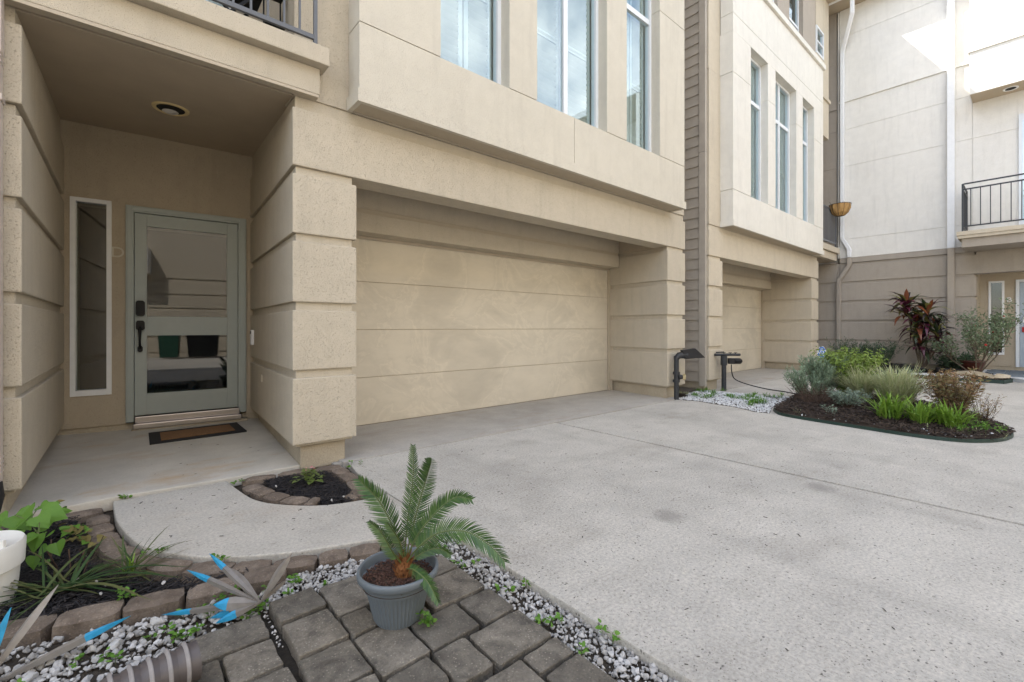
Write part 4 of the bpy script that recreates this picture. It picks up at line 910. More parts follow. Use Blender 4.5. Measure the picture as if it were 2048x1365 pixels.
# ------------------------------------------------------------------ townhouses across the court (seen only mirrored in the glass)
O = thing('townhouse', (2, -9.5, 0), 'beige townhouse across the court, mirrored in the glass of the sage green door', 'house')
YO = -9.0
for x0, x1 in ((-14, -5.2), (-4.6, 1.0), (1.6, 7.2), (7.8, 13.4)):
    for a, b_ in LEV: box('stucco_block', 'beige_far', O, x0, YO - .3, a, x1, YO, b_, bevel=.01)
    box('wall_core', 'beige_far', O, x0 + .03, YO - .4, -.05, x1 - .03, YO - .03, 2.9, bevel=0)
    box('wall', 'beige_far', O, x0, YO - .3, 2.9, x1, YO, 8.4, bevel=.01)
    box('balcony', 'white_st', O, x0 + 1.0, YO, 3.0, x0 + 2.8, YO + .7, 3.9, bevel=.01)
box('house_body', 'beige_far', O, -14, YO - 9, -.05, 13.4, YO - .41, 8.4, bevel=0)
for gx, gm, glab, gw in ((-1.45, 'bin_green', 'green wheeled bin by the opposite wall, seen only in the door glass', .6), (-.65, 'black', 'black wheeled bin by the opposite wall, seen only in the door glass', .95)):
    gb = thing('wheeled_bin', (gx + gw / 2, -7.9, 0), glab, 'bin')
    MB().add([(gx + .05, -8.2, .05), (gx + gw - .05, -8.2, .05), (gx + gw - .05, -7.7, .05), (gx + .05, -7.7, .05), (gx, -8.25, .98), (gx + gw, -8.25, .98), (gx + gw, -7.6, .98), (gx, -7.6, .98)], BOXF).build('bin_body', gm, gb, .02)
    MB().box(gx - .02, -8.28, .985, gx + gw + .02, -7.58, 1.04).build('bin_lid', gm, gb, .015)
struct(MB().box(-14, -30, -.06, 1.325, .45, -.004).build('pavement', 'drive'))

# ------------------------------------------------------------------ small things
# door mat
mt = thing('door_mat', (.6, 5.42, .05), 'dark rubber door mat with brown coir centre before the sage door', 'mat')
def mz(x, y): return ez(x, y)
quad = [(.19, 5.14), (.955, 5.19), (.945, 5.66), (.20, 5.66)]
MB().prism(quad, lambda x, y: mz(x, y) + .002, lambda x, y: mz(x, y) + .014).build('mat_base', 'rubber', mt, .003)
MB().prism(inset(quad, .085), lambda x, y: mz(x, y) + .012, lambda x, y: mz(x, y) + .019).build('coir_panel', 'coir', mt, .003)

# standpipes
p1 = thing('standpipe', (6.44, 3.53, 0), 'black standpipe with a wrapped black hood and round valve wheel at pillar corner', 'pipe')
px_, py_ = 6.385, 3.61
MB().tube([(px_, py_, -.02), (px_, py_, .60), (px_, py_, .66)], [.036, .036, .038], 14).build('pipe', 'pipe', p1, smooth=True, angle=40)
MB().tube([(px_, py_, .26), (px_, py_, .30)], .052, 14).tube([(px_, py_, .38), (px_, py_, .42)], .052, 14).tube([(px_, py_, .62), (px_ + .03, py_ - .02, .665), (px_ + .13, py_ - .10, .68)], [.042, .05, .055], 12).build('fittings', 'pipe', p1, smooth=True, angle=40)
rd = Vector((.7587, -.6514, 0)); fd_ = Vector((-.6514, -.7587, 0))
c = Vector((px_, py_, .34)); MB().tube([c + rd * .03, c + rd * .09], [.045, .03], 12).build('valve', 'pipe', p1, smooth=True, angle=40)
c = c + rd * .12; y_ax = Vector((0, 0, 1))
MB().tube([c + fd_ * .045 * math.cos(a) + y_ax * .045 * math.sin(a) for a in np.linspace(0, 2 * math.pi, 17)], .006, 6, False).bar(c - y_ax * .04, c + y_ax * .04, .008).bar(c - rd * .04, c + rd * .0, .012).build('hand_wheel', 'brass', p1)
c = Vector((px_, py_, .69)) + rd * .10
V = [c - rd * .03 + y_ax * .055 + fd_ * .04, c + rd * .18 + y_ax * .085 + fd_ * .03, c + rd * .33 - y_ax * .055 + fd_ * .03, c + rd * .02 - y_ax * .075 + fd_ * .05]
V += [v - fd_ * .09 for v in V]
MB().add(V, BOXF).build('hood', 'rubber', p1, .008)
p2 = thing('standpipe', (7.75, 3.50, 0), 'black standpipe with taps, watering timer and thin black hose beside the far garage', 'pipe')
qx, qy = 7.90, 3.58
MB().tube([(qx, qy, -.02), (qx, qy, .56)], .040, 14).build('pipe', 'pipe', p2, smooth=True, angle=40)
MB().tube([(qx, qy, .44), (qx, qy, .60)], .055, 12).tube([(qx - .12, qy + .10, .62), (qx + .02, qy, .62), (qx + .22, qy - .18, .62)], .022, 8).tube([(qx - .1, qy + .09, .66), (qx + .0, qy, .665)], .012, 6).build('fittings', 'pipe', p2, smooth=True, angle=40)
for k in (0, .11, .2):
    c = Vector((qx, qy, .655)) + rd * k; MB().bar(c, c - y_ax * .035, .012).bar(c - rd * .03, c + rd * .03, .01).build('tap', 'pipe', p2)
c = Vector((qx, qy, .51)) + rd * .13
MB().obox(c, rd, fd_, y_ax, .055, .035, .05).build('timer', 'rubber', p2, .012); MB().tube([c + rd * .05, c + rd * .15, c + rd * .18], [.05, .05, .025], 14).build('timer_cap', 'black', p2, smooth=True, angle=40)
c2 = c - y_ax * .06
hp = [c2, c2 - y_ax * .12 + rd * .005, c2 - y_ax * .25 + rd * .06, Vector((8.12, 3.28, .12)), Vector((8.2, 3.0, .06)), Vector((8.15, 2.72, .05)), Vector((7.9, 2.45, .06))]
hp = [Vector(p) for p in catmull([tuple(p) for p in hp], 6)]
MB().tube(hp, .009, 8).build('hose', 'rubber', p2, smooth=True)

# security sign
sg = thing('yard_sign', (12.15, 3.28, 0), 'small blue octagonal security sign on a stake before the pillar', 'sign')
c = Vector((12.15, 3.28, .52)); tocam = Vector((-.6514, -.7587, 0)); rx = Vector((.7587, -.6514, 0)).normalized()
MB().bar((12.16, 3.29, 0), (12.16, 3.29, .42), .014).build('stake', 'black', sg)
def octo(c, r, d0, d1, sx=.82):
    V = []
    for d in (d0, d1):
        for k in range(8): a = (k + .5) * math.pi / 4; V.append(c + rx * math.cos(a) * r * sx + y_ax * math.sin(a) * r * 1.15 + tocam * d)
    return V, [tuple(range(8))[::-1], tuple(range(8, 16))] + [(k, (k + 1) % 8, 8 + (k + 1) % 8, 8 + k) for k in range(8)]
MB().add(*octo(c, .128, -.006, 0)).build('sign_border', 'white', sg); MB().add(*octo(c, .118, .0, .004)).build('sign_panel', 'blue_sign', sg)
text('lettering', 'ADT', .12, 'white', sg, c + tocam * .006, rx, (0, 0, 1), .002)
MB().obox(c - y_ax * .072 + tocam * .006, rx, y_ax, tocam, .045, .006, .002).obox(c + y_ax * .078 + tocam * .006, rx, y_ax, tocam, .04, .005, .002).build('sign_stripe', 'white', sg)

# black corrugated drain pipe, flat stones, pot in the far bed
dp = thing('drain_pipe', (13.9, 2.1, .05), 'black corrugated drain pipe with open end on the far mulch bed', 'pipe')
pth = catmull([(14.7, 3.15, .13), (14.5, 2.9, .14), (14.3, 2.4, .13), (14.0, 2.05, .13), (13.75, 1.95, .13), (13.5, 1.82, .13), (13.28, 1.68, .12)], 12)
rr = [.085 + .008 * math.sin(i * 1.9) for i in range(len(pth))]
MB().tube(pth, rr, 14, False).build('pipe', 'rubber', dp, smooth=True)
MB().tube([(13.9, 1.55, .13), (14.0, 1.3, .12), (14.1, 1.15, .1)], .07, 12).build('pipe', 'rubber', dp, smooth=True)
def boulder(name, c, s, label, mat='sandstone', seed=3, cat='stone'):
    V, F = ico(3, seed, .5); o = MB().add([(c[0] + x * s[0], c[1] + y * s[1], c[2] + z * s[2]) for x, y, z in V], F).build(name, mat); return tag(o, label, cat)
boulder('flat_stone', (13.35, 1.03, .12), (.75, .95, .22), 'large flat tan sandstone at the front of the far mulch bed')
boulder('flat_stone', (13.55, 2.75, .06), (.55, .7, .16), 'low rounded grey stone at the near corner of the far mulch bed', 'base', 5)
boulder('flat_stone', (13.45, .53, .09), (.3, .4, .16), 'small tan stone under the rose bush by the porch', 'sandstone', 9)
tp = tag(MB().lathe((14.2, 1.0), [(.001, .05), (.13, .05), (.17, .2), (.2, .33), (.22, .34), (.22, .37), (.18, .37), (.16, .30), (.001, .29)], 24).build('plant_pot', 'terracotta', None, smooth=True, angle=40), 'maroon glazed plant pot behind the flat tan stone', 'pot')

# white bucket at lower left
bkt = thing('bucket', (-.42, 2.74, -.03), 'dirty white plastic bucket with lid tab at the left edge', 'bucket')
MB().lathe((-.455, 2.75), [(.001, -.03), (.125, -.03), (.135, .06), (.142, .16)], 48).build('bucket_body', 'bucket', bkt, smooth=True, angle=40)
MB().lathe((-.455, 2.75), [(.145, .125), (.152, .13), (.156, .215), (.150, .226), (.140, .224), (.136, .221), (.001, .221)], 48).build('lid', 'bucket', bkt, smooth=True, angle=40)
MB().obox((-.39, 2.70, .228), rd, fd_, y_ax, .055, .006, .024).build('lid_tab', 'bucket', bkt, .003)

# corrugated hose, lower left
hs = thing('corrugated_hose', (.0, 1.80, .05), 'brown corrugated drain hose lying at lower left on the gravel', 'hose')
ax0, ax1 = Vector((.169, 1.731, .045)), Vector((-.43, 1.665, .045)); nr = 420; pts = [ax0.lerp(ax1, i / nr) for i in range(nr + 1)]
def hr(i):
    u = (i / 30.0) % 1.0
    return .052 + .006 * math.sin(u * math.pi)
rad = [hr(i) for i in range(nr + 1)]
MB().tube(pts, rad, 32, False).build('hose_wall', 'hose', hs, smooth=True)
d_ = (ax1 - ax0).normalized()
for k in range(14):
    c_ = ax0 + d_ * (.018 + k * .0437); MB().tube([c_ - d_ * .006, c_ - d_ * .002, c_ + d_ * .003, c_ + d_ * .012], [.050, .066, .064, .051], 32, False).build('hose_rib', 'hose_rib', hs, smooth=True)
MB().tube([ax0 - d_ * .012, ax0 + d_ * .03], [.057, .055], 28, False).build('hose_collar', 'hose', hs, smooth=True)
MB().tube([ax0 + d_ * .02, ax0 + d_ * .021], [.052, .0005], 28, False).build('hose_mouth', 'rubber', hs)

# metal flower ornaments
def blade(parent, base, tip, width, tipfrac, n_up=(0, 0, 1), maxat=.62, th=.012):
    base, tip = Vector(base), Vector(tip); d = (tip - base); L_ = d.length; d.normalize(); side = d.cross(Vector(n_up)).normalized(); up = side.cross(d).normalized()
    prof = [(0, .16), (.15, .45), (.4, .85), (maxat, 1.0), (.8, .72), (.93, .32), (1, .02)]
    def wat(t):
        for (a, wa), (b_, wb) in zip(prof, prof[1:]):
            if t <= b_: return wa + (wb - wa) * (t - a) / (b_ - a)
        return .02
    def seg(t0, t1, name, mat, par):
        ts = np.linspace(t0, t1, 7); V = []
        for t in ts:
            c = base + d * L_ * t - up * .12 * L_ * (t * t) * .35; w_ = width / 2 * wat(t)
            V += [c - side * w_, c + up * th * (wat(t) ** .5), c + side * w_, c - up * .002]
        F = []
        for i in range(6):
            k = i * 4
            for j in range(4): F.append((k + j, k + (j + 1) % 4, k + 4 + (j + 1) % 4, k + 4 + j))
        F += [(3, 2, 1, 0), (24, 25, 26, 27)]
        return MB().add(V, F).build(name, mat, par)
    if tipfrac > 0:
        bl = seg(0, 1 - tipfrac, 'blade', 'gmetal', parent); seg(1 - tipfrac, 1, 'painted_tip', 'cyan', bl)
    else: seg(0, 1, 'blade', 'gmetal', parent)
UR = Vector((.7587, -.6514, 0)); UF = Vector((.6514, .7587, 0)); UZ = Vector((0, 0, 1))
def W(px, py, d): return EYE + (UF + UR * ((px - 1024) / 910) - UZ * ((py - 655) / 910)) * d
oc = W(521, 1205, 1.757)
o1_ = thing('metal_flower', oc, 'grey metal flower ornament with blue painted tips beside the cobble pavers', 'ornament', None)
for px_t, py_t, dd, wd, tf in ((416, 1106, 1.80, .025, .30), (371, 1139, 1.76, .025, .30), (426, 1209, 1.715, .050, .30), (318, 1229, 1.72, .024, .30), (430, 1246, 1.68, .030, .45), (581, 1107, 1.80, .038, 0), (574, 1158, 1.82, .020, 0), (458, 1134, 1.86, .034, 0), (418, 1236, 1.72, .03, .4), (475, 1158, 1.95, .03, 0)):
    blade(o1_, oc, W(px_t, py_t, dd), wd, tf, UF * -1 + UZ * .8)
oc2 = W(-45, 1385, 1.42)
o2_ = thing('metal_flower', oc2, 'large grey metal flower ornament with blue tips cut off at the left edge', 'ornament', None)
for px_t, py_t, dd, wd, tf in ((258, 1229, 1.62, .032, .32), (111, 1168, 1.60, .036, 0), (14, 1218, 1.45, .036, .45), (150, 1352, 1.50, .030, 0), (-150, 1200, 1.5, .036, .4)):
    blade(o2_, oc2, W(px_t, py_t, dd), wd, tf, UF * -1 + UZ * .8)

# ------------------------------------------------------------------ plants
def strip_mesh(name, paths, widths, mat, parent=None, fold=.25, smooth=False, sides=None):
    """paths: list of (k,3) arrays, widths: list of k arrays -> folded ribbons"""
    VV = []; FF = []; off = 0
    for qi, (P, W) in enumerate(zip(paths, widths)):
        P = np.asarray(P, float); k = len(P); T = np.gradient(P, axis=0); T /= np.linalg.norm(T, axis=1)[:, None] + 1e-9
        up = np.array([0, 0, 1.0]); Sd = np.cross(T, up); nn = np.linalg.norm(Sd, axis=1); Sd[nn < .15] = [1, 0, 0]; Sd /= np.linalg.norm(Sd, axis=1)[:, None]
        if sides is not None: Sd = sides[qi][None] - T * (T @ sides[qi])[:, None]; Sd /= np.linalg.norm(Sd, axis=1)[:, None] + 1e-9
        N = np.cross(Sd, T); W = np.asarray(W)[:, None] / 2
        V = np.stack([P - Sd * W, P - N * W * fold, P + Sd * W], 1).reshape(-1, 3); VV.append(V)
        i = np.arange(k - 1)[:, None] * 3
        FF.append(np.concatenate([i + [0, 1, 4, 3], i + [1, 2, 5, 4]]) + off); off += len(V)
    return np_mesh(name, np.concatenate(VV), np.concatenate(FF), mat, parent, smooth)
def arch(base, az, length, droop, lean, k=7, r0=0.0):
    t = np.linspace(0, 1, k); out = np.array([math.cos(az), math.sin(az), 0])
    h = np.sin(lean) * length; v = np.cos(lean) * length
    P = np.array(base)[None] + out[None] * (r0 + h * t + .25 * droop * length * t ** 2)[:, None]
    P[:, 2] += v * t - droop * length * t ** 2.2 * .8
    return P
def tuft(parent, c, n, ln, wd, droop, lean, mat, spread=.05, name='foliage', kind='stuff'):
    ps = []; ws = []
    for i in range(n):
        az = rng.uniform(0, 6.283); l = ln * rng.uniform(.6, 1.1); a = rng.uniform(0, spread); ba = rng.uniform(0, 6.28)
        P = arch((c[0] + a * math.cos(ba), c[1] + a * math.sin(ba), c[2]), az, l, droop * rng.uniform(.5, 1.3), lean * rng.uniform(.2, 1.2)); P[:, 2] = np.maximum(P[:, 2], c[2] + .004)
        ps.append(P); ws.append(wd * rng.uniform(.7, 1.2) * np.array([.6, .9, 1, 1, .85, .55, .05]))
    o = strip_mesh(name, ps, ws, mat, parent)
    if kind: o['kind'] = kind
    return o
LEAFV = [(0, 0, 0), (.3, -.32, .06), (.3, .32, .06), (.68, -.24, .03), (.68, .24, .03), (1, 0, -.06)]
LEAFF3 = [(0, 1, 2), (1, 3, 2), (2, 3, 4), (3, 5, 4)]
def leaves(name, P, D, size, mat, parent, wid=1.0, kind='stuff'):
    """P positions, D directions (n,3), size (n,)"""
    n = len(P); D = D / (np.linalg.norm(D, axis=1)[:, None] + 1e-9); rnd = rng.normal(0, 1, (n, 3)); rnd[:, 2] += 1.2
    Y = np.cross(rnd, D); Y /= np.linalg.norm(Y, axis=1)[:, None] + 1e-9; Z = np.cross(D, Y)
    Rm = np.stack([D, Y, Z], 2); Sc = np.stack([size, size * wid, size], 1)
    o = scatter(name, LEAFV, LEAFF3, P, Rm, Sc, mat, parent)
    if kind: o['kind'] = kind
    return o
def bush(parent, c, rad, h, nst, nleaf, lsize, mat, wid=.5, lean=.6, twig='twig', spiky=.0, tw=.004, up=.6, lo=.25, wob=.12):
    stems = MB(); LP = []; LD = []; LS = []
    for i in range(nst):
        az = random.uniform(0, 6.283); le = lean * math.sqrt(random.random()); L_ = h * random.uniform(.7, 1.08) / max(.55, math.cos(le))
        p = Vector((c[0], c[1], c[2])) + Vector((math.cos(az), math.sin(az), 0)) * rad * .18 * random.random(); dirv = Vector((math.cos(az) * math.sin(le), math.sin(az) * math.sin(le), math.cos(le)))
        pts = [p.copy()]; k = 6
        for j in range(k):
            dirv = (dirv + Vector((random.uniform(-wob, wob), random.uniform(-wob, wob), random.uniform(-.02, .12)))).normalized(); p = p + dirv * L_ / k; pts.append(p.copy())
        stems.tube(pts, [tw * (1 - .12 * q) for q in range(len(pts))], 4, False)
        A_ = np.array([tuple(q) for q in pts]); m_ = nleaf // nst
        t = (lo + (1 - lo) * rng.random(m_) ** .8) * k; i0 = np.minimum(t.astype(int), k - 1); f = (t - i0)[:, None]
        P = A_[i0] * (1 - f) + A_[i0 + 1] * f; ax = A_[i0 + 1] - A_[i0]; ax /= np.linalg.norm(ax, axis=1)[:, None]
        D = rng.normal(0, 1, (m_, 3)); D -= ax * np.sum(D * ax, 1)[:, None]; D /= np.linalg.norm(D, axis=1)[:, None] + 1e-9
        D = D * (1 - spiky * .6) + ax * up
        P = P + D * rng.uniform(0, 1, (m_, 1)) * rad * .06
        LP.append(P); LD.append(D); LS.append(lsize * rng.uniform(.6, 1.2, m_))
    stuff(stems.build('stems', twig, parent)); leaves('foliage', np.concatenate(LP), np.concatenate(LD), np.concatenate(LS), mat, parent, wid)

# island planting
def plant(name, c, label, cat='plant', group=None): return thing(name, c, label, cat, group)
def iz(x, y): return .02 + float(isz(x, y))
c = (7.68, 2.05, iz(7.68, 2.05)); t = plant('rosemary_bush', c, 'tall grey-green rosemary bush at the left end of the island bed', 'shrub')
bush(t, (7.72, 2.08, .04), .35, .58, 70, 7500, .05, 'rosem', .26, .52, spiky=.5, up=.9); bush(t, (7.45, 2.18, .04), .3, .42, 40, 3600, .05, 'rosem', .26, .75, spiky=.5, up=.9)
c = (8.05, 1.85, iz(8.05, 1.85)); t = plant('trailing_shrub', c, 'rounded lime green trailing shrub in the middle of the island bed', 'shrub')
bush(t, (7.95, 1.80, .05), .34, .72, 110, 14000, .05, 'lime', .5, .52, spiky=0, up=-.1, lo=.05, wob=.16)
t = plant('rosemary_bush', (8.5, 1.45, .03), 'grey-green spiky bush behind the cream striped grasses', 'shrub'); bush(t, (8.45, 1.35, .04), .4, .42, 40, 3000, .04, 'rosem', .22, .7, spiky=.5, up=.9)
t = plant('striped_grass', (7.6, 1.58, .1), 'cream striped grass clump in front of the lime green shrub', 'grass'); tuft(t, (7.55, 1.58, iz(7.55, 1.58)), 420, .66, .010, .42, .62, 'varieg', .08)
t = plant('striped_grass', (7.6, 1.15, .1), 'widest cream striped grass clump behind the bright green tufts', 'grass'); tuft(t, (7.45, 1.20, iz(7.4, 1.2)), 640, .68, .010, .40, .66, 'varieg', .16)
t = plant('silver_bush', (6.85, 1.58, .06), 'low silvery green bush in front of the striped grass', 'shrub'); bush(t, (6.72, 1.53, iz(6.72, 1.53)), .2, .20, 44, 2800, .034, 'silver', .35, .95, spiky=.2, up=.5)
t = plant('dry_bush', (7.2, 2.0, .05), 'dead brown twiggy bush at the left of the island bed', 'shrub'); bush(t, (6.95, 1.92, .04), .2, .26, 120, 900, .025, 'twig', .3, 1.25, tw=.003, wob=.35)
for i, (x_, y_, l_, lab) in enumerate(((6.44, 1.10, .42, 'bright green strap-leaved tuft, leftmost of the three at the island edge'), (6.46, .84, .38, 'bright green strap-leaved tuft, middle of the three at the island edge'), (6.50, .62, .36, 'bright green strap-leaved tuft, rightmost of the three at the island edge'))):
    t = plant('liriope_tuft', (x_, y_, .05), lab, 'grass', 'bright green tufts along the island edge'); tuft(t, (x_, y_, iz(x_, y_)), 120, l_, .017, .45, .68, 'lirio', .11)
t = plant('bronze_shrub', (7.6, .85, .06), 'upright red-brown shrub at the right end of the island bed', 'shrub'); bush(t, (7.15, .66, .05), .38, .50, 60, 4200, .045, 'redsh', .4, .56, up=.5, lo=.2)
t = plant('dry_shrub', (7.3, .45, .03), 'thin dry reddish stems leaning right at the tip of the island bed', 'shrub'); bush(t, (7.1, .42, .03), .25, .34, 40, 500, .03, 'redsh', .3, .9, tw=.003, wob=.2)
t = plant('weed_clump', (6.35, 1.62, .02), 'small green weed sprig at the near edge of the island bed', 'weed'); bush(t, (6.28, 1.60, .02), .08, .16, 8, 160, .03, 'silver', .4, .5)
t = plant('weed_clump', (6.6, .33, .02), 'low green weeds at the pointed right tip of the island bed', 'weed'); bush(t, (6.60, .34, .02), .12, .10, 18, 300, .03, 'weed', .5, 1.1); bush(t, (6.35, .50, .02), .08, .09, 10, 160, .03, 'weed', .5, 1.1)
t = plant('dry_grass', (6.6, .6, .03), 'dry straw and fallen blades lying on the mulch at the front of the island bed', 'dry grass')
for q in range(16): tuft(t, (6.35 + random.gauss(.1, .14), .75 + random.gauss(0, .35), .03), 14, .16, .006, .7, 1.3, 'varieg', .06)
for q in range(6): tuft(t, (6.5 + random.gauss(0, .08), 1.5 + random.gauss(0, .2), .03), 12, .12, .005, .7, 1.3, 'twig', .06)
# far bed
t = plant('rosemary_bush', (14.4, 3.0, .05), 'dark green bush in the corner behind the island bed against the grey wall', 'shrub'); bush(t, (14.2, 3.10, .05), .5, .62, 50, 3400, .06, 'rosem_dk', .25, .85, spiky=.4, up=.8)
t = plant('rosemary_bush', (14.3, 2.55, .05), 'dark green bush left of the cordyline against the grey wall', 'shrub'); bush(t, (14.3, 2.62, .05), .5, .62, 50, 3400, .06, 'rosem_dk', .25, .80, spiky=.4, up=.8)
t = plant('round_shrub', (14.5, 1.4, .05), 'low dark green shrub behind the flat stone', 'shrub'); bush(t, (14.35, 1.30, .05), .35, .42, 46, 3400, .05, 'rosem_dk', .5, .9, up=.5)
rb = plant('rose_bush', (13.6, .8, .05), 'open rose bush with red flowers in front of the far side window', 'rose bush')
def openbush(parent, c, nst, L0, nl, ls, leafmat, sp=.55, wid=.6):
    st_ = MB(); LP = []; LD = []; 
    def grow(p, d, L_, r, lvl):
        pts = [p.copy()]
        for j in range(5): d = (d + Vector((random.uniform(-.16, .16), random.uniform(-.16, .16), random.uniform(-.03, .10)))).normalized(); p = p + d * L_ / 5; pts.append(p.copy())
        st_.tube(pts, [r * (1 - .1 * q) for q in range(6)], 5, False)
        if lvl < 3:
            for q in range(3): k = random.choice((2, 3, 4, 5)); grow(pts[k], (d + Vector((random.uniform(-.8, .8), random.uniform(-.8, .8), random.uniform(-.1, .5)))).normalized(), L_ * .58, r * .55, lvl + 1)
        if lvl >= 1:
            for q in pts[2:]:
                for _ in range(nl): LP.append(q + Vector((random.gauss(0, .05), random.gauss(0, .05), random.gauss(0, .05)))); LD.append((random.gauss(0, 1), random.gauss(0, 1), random.gauss(0, .6)))
    for i in range(nst):
        az = random.uniform(0, 6.283); le = random.uniform(.15, sp); grow(Vector(c), Vector((math.cos(az) * math.sin(le), math.sin(az) * math.sin(le), math.cos(le))), L0 * random.uniform(.8, 1.1), .014, 0)
    stuff(st_.build('stems', 'bark', parent)); P = np.array([tuple(p) for p in LP]); leaves('foliage', P, np.array(LD), ls * rng.uniform(.6, 1.2, len(P)), leafmat, parent, wid)
    return P
PR = openbush(rb, (13.55, .88, .05), 8, .80, 3, .06, 'rose', .85)
for k in rng.choice(len(PR), 5):
    p = PR[k]; V, F = ico(1, int(k) % 9, .3); MB().add([(p[0] + x * .06, p[1] + y * .06, p[2] + z * .05) for x, y, z in V], F).build('flower', 'redp', rb)
cd = plant('cordyline', (14.1, 1.82, .05), 'tall maroon cordyline with strap leaves against the grey grooved wall', 'plant')
def cordyline():
    heads = [((14.15, 2.10, 1.58), 34, .60), ((14.1, 1.72, 1.38), 32, .54), ((14.2, 1.92, 1.15), 30, .52), ((14.05, 1.55, 1.02), 28, .50), ((14.1, 1.84, .78), 26, .46), ((14.0, 1.50, .70), 18, .40)]
    base = Vector((14.15, 1.83, .05)); sh = []
    for v_ in range(4):
        ps = arch((0, 0, 0), 0, 1.0, .35 + .25 * v_, .4 + .1 * v_, 7); ws = np.array([.12, .13, .17, .18, .15, .08, .01]); o = strip_mesh('leaf', [ps], [ws], 'cord', cd, .3); o.data.name = 'leaf'; sh.append(o.data); bpy.data.objects.remove(o)
    leafm = [island('cordyline_leaf_%s' % nm, [c_, mul(c_, 1.5)], .35, 0, .12, spec=.5) for nm, c_ in (('dark', (.018, .012, .012)), ('maroon', (.055, .010, .02)), ('green', (.03, .045, .018)), ('rust', (.14, .045, .02)), ('wine', (.07, .012, .03)), ('olive', (.17, .16, .05)))]
    shm = []
    for me in sh:
        V = np.empty(len(me.vertices) * 3); me.vertices.foreach_get('co', V); V = V.reshape(-1, 3) + np.array(origin(cd)); me.vertices.foreach_set('co', V.astype(np.float32).ravel()); me.update()
        for lm in leafm: m2 = me.copy(); m2.materials.clear(); m2.materials.append(lm); shm.append(m2)
    for (p, n, l) in heads:
        n = int(n * 1.35); p = Vector(p); MB().tube([base, base.lerp(p, .5) + Vector((random.uniform(-.05, .05), random.uniform(-.05, .05), 0)), p], [.022, .018, .014], 8).build('stem', 'bark', cd)
        for i in range(n):
            ti = i / n; o = bpy.data.objects.new('leaf', random.choice(shm)); COL.objects.link(o); o.parent = cd
            o.location = p - origin(cd) + Vector((0, 0, .10 - ti * .34)); az = i * 2.4; tilt = -.35 + ti * 1.15
            o.rotation_euler = (Matrix.Rotation(az, 4, 'Z') @ Matrix.Rotation(tilt, 4, 'Y')).to_euler(); o.scale = (l * random.uniform(.8, 1.1),) * 3
cordyline()
# weeds on pebbles
for k, (x_, y_, lab) in enumerate(((6.95, 3.35, 'weedy grass tuft among the white chips nearest the first standpipe'), (7.0, 2.75, 'weedy grass spreading over the middle of the white chips'), (6.75, 2.55, 'upright weed at the near edge of the white chips'), (7.6, 2.75, 'weeds over the right part of the white chips by the hose'), (7.5, 3.6, 'green weeds at the foot of the second standpipe'), (6.95, 4.0, 'dry yellowish weeds in the gap below the siding'), (7.25, 3.1, 'flat weed patch behind the middle of the white chips'))):
    t = plant('weed_clump', (x_, y_, .01), lab, 'weed', 'weeds among the white marble chips')
    for q in range(9 if k != 2 else 2): tuft(t, (x_ + random.gauss(0, .16), y_ + random.gauss(0, .12), .01), 22, .10 if k != 2 else .2, .007, .5, 1.0, 'weed' if k != 5 else 'varieg', .05)

# heart-leaved vine
vine = plant('sweet_potato_vine', (-.33, 2.98, 0), 'leafy green vine with heart-shaped leaves beside the white bucket', 'plant')
HEART = [(0, 0), (-.10, .30), (-.02, .50), (.22, .52), (.50, .38), (.80, .14), (1.0, 0), (.80, -.14), (.50, -.38), (.22, -.52), (-.02, -.50), (-.10, -.30)]
def heart(parent, p, tipdir, up, size, mat='leaf'):
    p = Vector(p); d = Vector(tipdir).normalized(); u = Vector(up); s_ = d.cross(u).normalized(); u = s_.cross(d).normalized(); V = []
    mid = [(0, 0), (.25, 0), (.5, 0), (.78, 0), (1.0, 0)]
    out = HEART; V = [p + d * size * x_ + s_ * size * y_ + u * size * (.18 * abs(y_) - .16 * max(0, x_ - .2) ** 2 + random.uniform(-.015, .015)) for x_, y_ in out]
    mids = [p + d * size * x_ + u * size * (-.02 - .16 * max(0, x_ - .2) ** 2) for x_, _ in mid]; k = len(V); V += mids
    F = [(k, 1, 2), (k, 2, 3), (k, 3, k + 1), (k + 1, 3, 4), (k + 1, 4, k + 2), (k + 2, 4, 5), (k + 2, 5, k + 3), (k + 3, 5, 6), (k, 11, 10), (k, 10, 9), (k, 9, k + 1), (k + 1, 9, 8), (k + 1, 8, k + 2), (k + 2, 8, 7), (k + 2, 7, k + 3), (k + 3, 7, 6)]
    return MB().add(V, F).build('leaf', mat, parent)
def W(px, py, d): return EYE + (UF + UR * ((px - 1024) / 910) - UZ * ((py - 655) / 910)) * d
VL = [((30, 1030), (60, 1060), 2.3, .11), ((62, 1028), (20, 1058), 2.25, .13), ((78, 1030), (142, 1036), 2.2, .13), ((75, 1032), (96, 1052), 2.15, .08), ((80, 1012), (100, 1010), 2.35, .06), ((48, 1018), (60, 1022), 2.4, .045),
      ((77, 1068), (75, 1104), 2.05, .085), ((112, 1086), (130, 1110), 2.1, .065), ((95, 1092), (88, 1104), 2.12, .05), ((70, 1112), (74, 1136), 2.05, .06), ((88, 1124), (98, 1140), 2.1, .05), ((118, 1136), (106, 1148), 2.2, .06), ((15, 1035), (-10, 1060), 2.3, .1), ((128, 1140), (135, 1158), 2.2, .06), ((140, 1150), (120, 1150), 2.18, .05)]
for (a, b_, d, s) in VL:
    pa, pb_ = W(*a, d), W(*b_, d); heart(vine, pa, (pb_ - pa) + UF * random.uniform(-.03, .01), -UF * .6 + UZ * .9, s)
